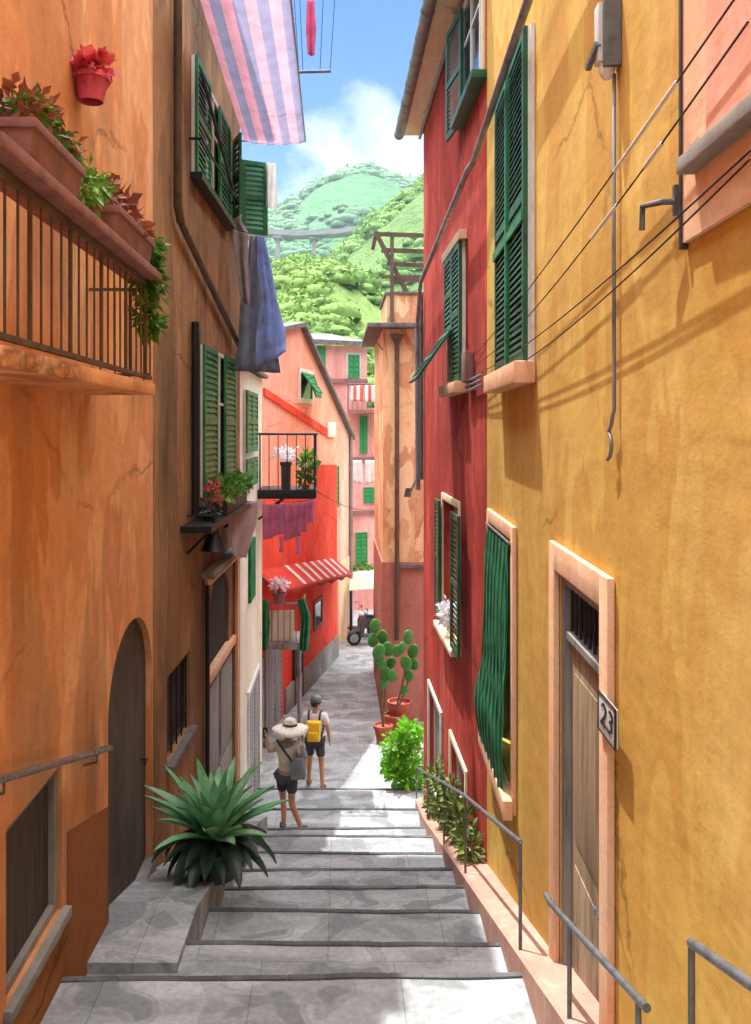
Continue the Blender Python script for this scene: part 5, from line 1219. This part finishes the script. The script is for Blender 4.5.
# walker with the yellow backpack, seen from behind (faces +y)
J2 = dict(pel=(0, 0, .9), sp1=(0, .0, 1.03), sp2=(0, .01, 1.17), ch=(0, 0, 1.30), nk0=(0, 0, 1.41), nk=(0, .01, 1.46), shL=(-.18, 0, 1.35), shR=(.18, 0, 1.35), elL=(-.26, -.03, 1.09), elR=(.26, -.02, 1.08), LHw=(-.25, .07, .86), RHw=(.27, .08, .86),
          hipL=(-.095, 0, .84), hipR=(.095, 0, .84), knL=(-.11, .09, .47), knR=(.13, -.05, .47), caL=(-.12, .07, .33), caR=(.15, -.13, .34), anL=(-.12, .04, .1), anR=(.17, -.22, .13), heL=(-.12, .03, .055), heR=(.17, -.24, .085), toL=(-.14, .18, .04), toR=(.19, -.1, .04))
def ex2(t, J, hc, f, sd):
    cc = hc+Vector((0, 0, .045)); MB().lathe(cc, [(.108, 0), (.108, .03), (.1, .07), (.07, .1), (.03, .113), (.002, .115)], 20).build('cap', 'cap', t, smooth=True, auto=True)
    m = MB(); 
    for j in range(7):
        a = R(-52+104*j/6); d = f*math.cos(a)+sd*math.sin(a); m.v += [cc+d*.1+Vector((0, 0, .012)), cc+d*.1+f*(.085*math.cos(a)**.8)+Vector((0, 0, -.006))]
    for j in range(6): m.f.append((2*j, 2*j+2, 2*j+3, 2*j+1))
    o = m.build('cap_peak', 'cap', t, recalc=False); o.modifiers.new('s', 'SOLIDIFY').thickness = .008
    m = MB(); y0, y1 = -.16, -.30
    m.hexa([(-.13, y0, .93), (.13, y0, .93), (.12, y1, .95), (-.12, y1, .95), (-.145, y0, 1.33), (.145, y0, 1.33), (.12, y1+.03, 1.3), (-.12, y1+.03, 1.3)])
    bp = m.build('backpack', 'pack_yellow', t, bevel=.035); m = MB(); m.hexa([(-.09, y1+.01, .97), (.09, y1+.01, .97), (.085, y1-.035, .99), (-.085, y1-.035, .99), (-.09, y1+.02, 1.14), (.09, y1+.02, 1.14), (.08, y1-.02, 1.12), (-.08, y1-.02, 1.12)]); m.build('pocket', 'pack_yellow', bp, bevel=.012)
    for s in (-1, 1): MB().tube([(s*.1, -.17, 1.3), (s*.11, -.09, 1.44), (s*.12, .06, 1.43), (s*.14, .155, 1.3), (s*.155, .1, 1.1), (s*.13, -.16, .98)], .02, 8).build('strap', 'shorts_dark', bp, smooth=True)
pz2 = Vector((px2(315, 17.1), 17.1, .02))
person(pz2, R(-6), 'person in grey cap and white shirt walking away with a yellow backpack', J2, R(62), top_clothes('shirt_white', 'shorts_dark', .6, .02, .5), ex2)
# walker in the wide hat, stepping to the right with one hand up
J1 = dict(pel=(0, 0, .88), sp1=(.01, .02, 1.01), sp2=(.01, .04, 1.15), ch=(.01, .06, 1.28), nk0=(.01, .07, 1.39), nk=(.01, .085, 1.44), shL=(-.16, .06, 1.33), shR=(.19, .04, 1.33), elL=(-.33, .05, 1.19), elR=(.3, .0, 1.09), LHw=(-.36, .06, 1.40), RHw=(.26, .1, .9),
          hipL=(-.09, 0, .82), hipR=(.09, 0, .82), knL=(-.1, .1, .45), knR=(.08, -.02, .44), caL=(-.06, .02, .33), caR=(.14, -.06, .33), anL=(-.03, -.08, .13), anR=(.26, -.1, .1), heL=(-.04, -.1, .09), heR=(.26, -.12, .055), toL=(-.08, .04, .04), toR=(.34, .0, .04))
def ex1(t, J, hc, f, sd):
    cc = hc+Vector((0, 0, .04)); m = MB(); seg = 28; prof = [(.30, -.035, .03), (.24, .0, .02), (.17, .02, .01), (.115, .03, 0), (.105, .08, 0), (.085, .13, 0), (.04, .155, 0), (.002, .155, 0)]
    for r, h, w_ in prof:
        for k in range(seg): a = 2*math.pi*k/seg; m.v.append(cc+Vector((math.cos(a)*r, math.sin(a)*r, h+w_*math.sin(2*a+.6))))
    for i in range(len(prof)-1):
        for k in range(seg): m.f.append((i*seg+k, i*seg+(k+1) % seg, (i+1)*seg+(k+1) % seg, (i+1)*seg+k))
    o = m.build('hat', 'hat', t, smooth=True, recalc=False); o.modifiers.new('s', 'SOLIDIFY').thickness = .01
    MB().lathe(cc+Vector((0, 0, .035)), [(.117, 0), (.113, .035)], 24, cap=False).build('hat_band', 'shorts_dark', o, smooth=True)
    m = MB(); m.tube([(-.17, .0, 1.41), (-.02, -.12, 1.3), (.14, -.13, 1.12), (.22, -.08, 1.02)], .018, 8); sg_ = m.build('strap', 'shorts_dark', t, smooth=True)
    m = MB(); m.hexa([(.12, -.22, .86), (.34, -.14, .86), (.34, .0, .86), (.14, -.06, .86), (.12, -.2, 1.16), (.3, -.14, 1.2), (.3, -.02, 1.2), (.14, -.08, 1.16)]); m.build('shoulder_bag', 'top_grey', t, bevel=.03)
p1 = Vector((px2(287, 14.45), 14.45, CZ-6.40)); 
def cl1(J, verts):
    base = top_clothes('shirt_sand', 'shorts_dark', .8, .03, .45)(J, verts)
    v = {k: Vector(J[k]) for k in J}
    sc = {'a': (v['shL']+Vector((-.03, .0, -.02)), .075), 'b': (v['ch']+Vector((0, -.07, .05)), .1), 'c': (v['shR']+Vector((.03, 0, -.02)), .078), 'd': (v['elR']+Vector((0, -.02, .04)), .075)}
    return base+[('shawl', 'top_grey', sc, [['a', 'b', 'c', 'd']], ['a'])]
person(p1, R(-14), 'person in a wide pale hat and dark shorts stepping right with a hand raised', J1, R(35), cl1, ex1)
ph = Vector(J1['LHw']); q = Matrix.Rotation(R(-14), 3, 'Z'); hp = p1+q@(ph+Vector((-.03, .01, .07)))
o = MB().bar(hp+Vector((0, 0, -.08)), hp+Vector((.0, 0, .1)), .075, .02).build('phone', 'black_iron', None, bevel=.006); tag(o, 'small dark phone held up by the person in the wide hat', 'phone')

# ------------------------------------------------------------------ air
hm = bpy.data.materials.new('haze'); hm.use_nodes = True; hm.node_tree.nodes.clear()
ho = hm.node_tree.nodes.new('ShaderNodeOutputMaterial'); hv = hm.node_tree.nodes.new('ShaderNodeVolumePrincipled')
hv.inputs['Color'].default_value = (.80, .88, .95, 1); hv.inputs['Density'].default_value = .00022; hv.inputs['Anisotropy'].default_value = .2
hm.node_tree.links.new(hv.outputs[0], ho.inputs['Volume']); MATS['haze'] = hm
tag(MB().wbox(-4100, 4100, -4100, 4100, -1.6, 262).build('haze', 'haze'), kind='stuff', label='thin pale air between the alley and the far hills', cat='haze')
# ------------------------------------------------------------------ light, sky, camera
AZ, EL = R(30), R(69)      # sun: left of straight ahead, high
w = bpy.data.worlds.new('World'); scene.world = w; w.use_nodes = True; nt = w.node_tree; bg = nt.nodes['Background']
sky = nt.nodes.new('ShaderNodeTexSky'); sky.sky_type = 'NISHITA'; sky.sun_disc = False; sky.sun_elevation = EL; sky.sun_rotation = -AZ
sky.air_density = 1.0; sky.dust_density = .3; sky.ozone_density = 2.0
tc = nt.nodes.new('ShaderNodeTexCoord'); mp = nt.nodes.new('ShaderNodeMapping'); mp.inputs['Scale'].default_value = (1, 1, 1.7); mp.inputs['Location'].default_value = (.35, .0, .1)
nt.links.new(tc.outputs['Generated'], mp.inputs[0])
n1 = tex(nt, mp.outputs[0], 3.6, 7, .55, .5); f1 = ramp(nt, [(.49, 0), (.64, 1)], n1)
mp2 = nt.nodes.new('ShaderNodeMapping'); mp2.inputs['Location'].default_value = (2.1, .3, 1.2); nt.links.new(tc.outputs['Generated'], mp2.inputs[0])
shade = ramp(nt, [(.42, (4.4, 4.5, 4.7, 1)), (.6, (2.0, 2.4, 2.9, 1))], tex(nt, mp2.outputs[0], 7, 4, .6, .4))
hs = nt.nodes.new('ShaderNodeHueSaturation'); hs.inputs['Saturation'].default_value = 1.5; hs.inputs['Value'].default_value = .46; hs.inputs['Hue'].default_value = .513; nt.links.new(sky.outputs[0], hs.inputs['Color'])
sx = nt.nodes.new('ShaderNodeSeparateXYZ'); nt.links.new(tc.outputs['Generated'], sx.inputs[0])
# unseen bright cloud added overhead to light the alley, thinning towards the horizon
hi = ramp(nt, [(.45, 0), (.75, 1)], sx.outputs[2])
top = mix(nt, tex(nt, mp.outputs[0], 2.2, 5, .6, .4), (12, 12.2, 12.8, 1), (19, 19, 19.6, 1))
c = mix(nt, f1, hs.outputs[0], shade); c = mix(nt, hi, c, top); nt.links.new(c, bg.inputs[0]); bg.inputs[1].default_value = .15
sl = bpy.data.lights.new('sun', 'SUN'); sl.energy = 2.5; sl.angle = R(.6); sl.color = (1, .97, .92)
so = bpy.data.objects.new('sun', sl); COL.objects.link(so)
dirv = Vector((-math.sin(AZ)*math.cos(EL), math.cos(AZ)*math.cos(EL), math.sin(EL))); so.rotation_euler = dirv.to_track_quat('Z', 'Y').to_euler(); so.location = (0, 0, 40)
cd = bpy.data.cameras.new('camera'); cam = bpy.data.objects.new('camera', cd); COL.objects.link(cam); scene.camera = cam
cd.sensor_fit = 'HORIZONTAL'; cd.sensor_width = 36; cd.lens = F/751*36; cd.shift_x = (375.5-VX)/751; cd.shift_y = -(512-VY)/751
cam.location = (0, 0, CZ); cam.rotation_euler = (R(90), 0, 0); cd.clip_start = .05; cd.clip_end = 12000
scene.view_settings.view_transform = 'Standard'; scene.view_settings.look = 'None'; scene.view_settings.gamma = 1; scene.view_settings.exposure = 1.55
scene.render.engine = 'CYCLES'
scene.cycles.max_bounces = 8; scene.cycles.diffuse_bounces = 5
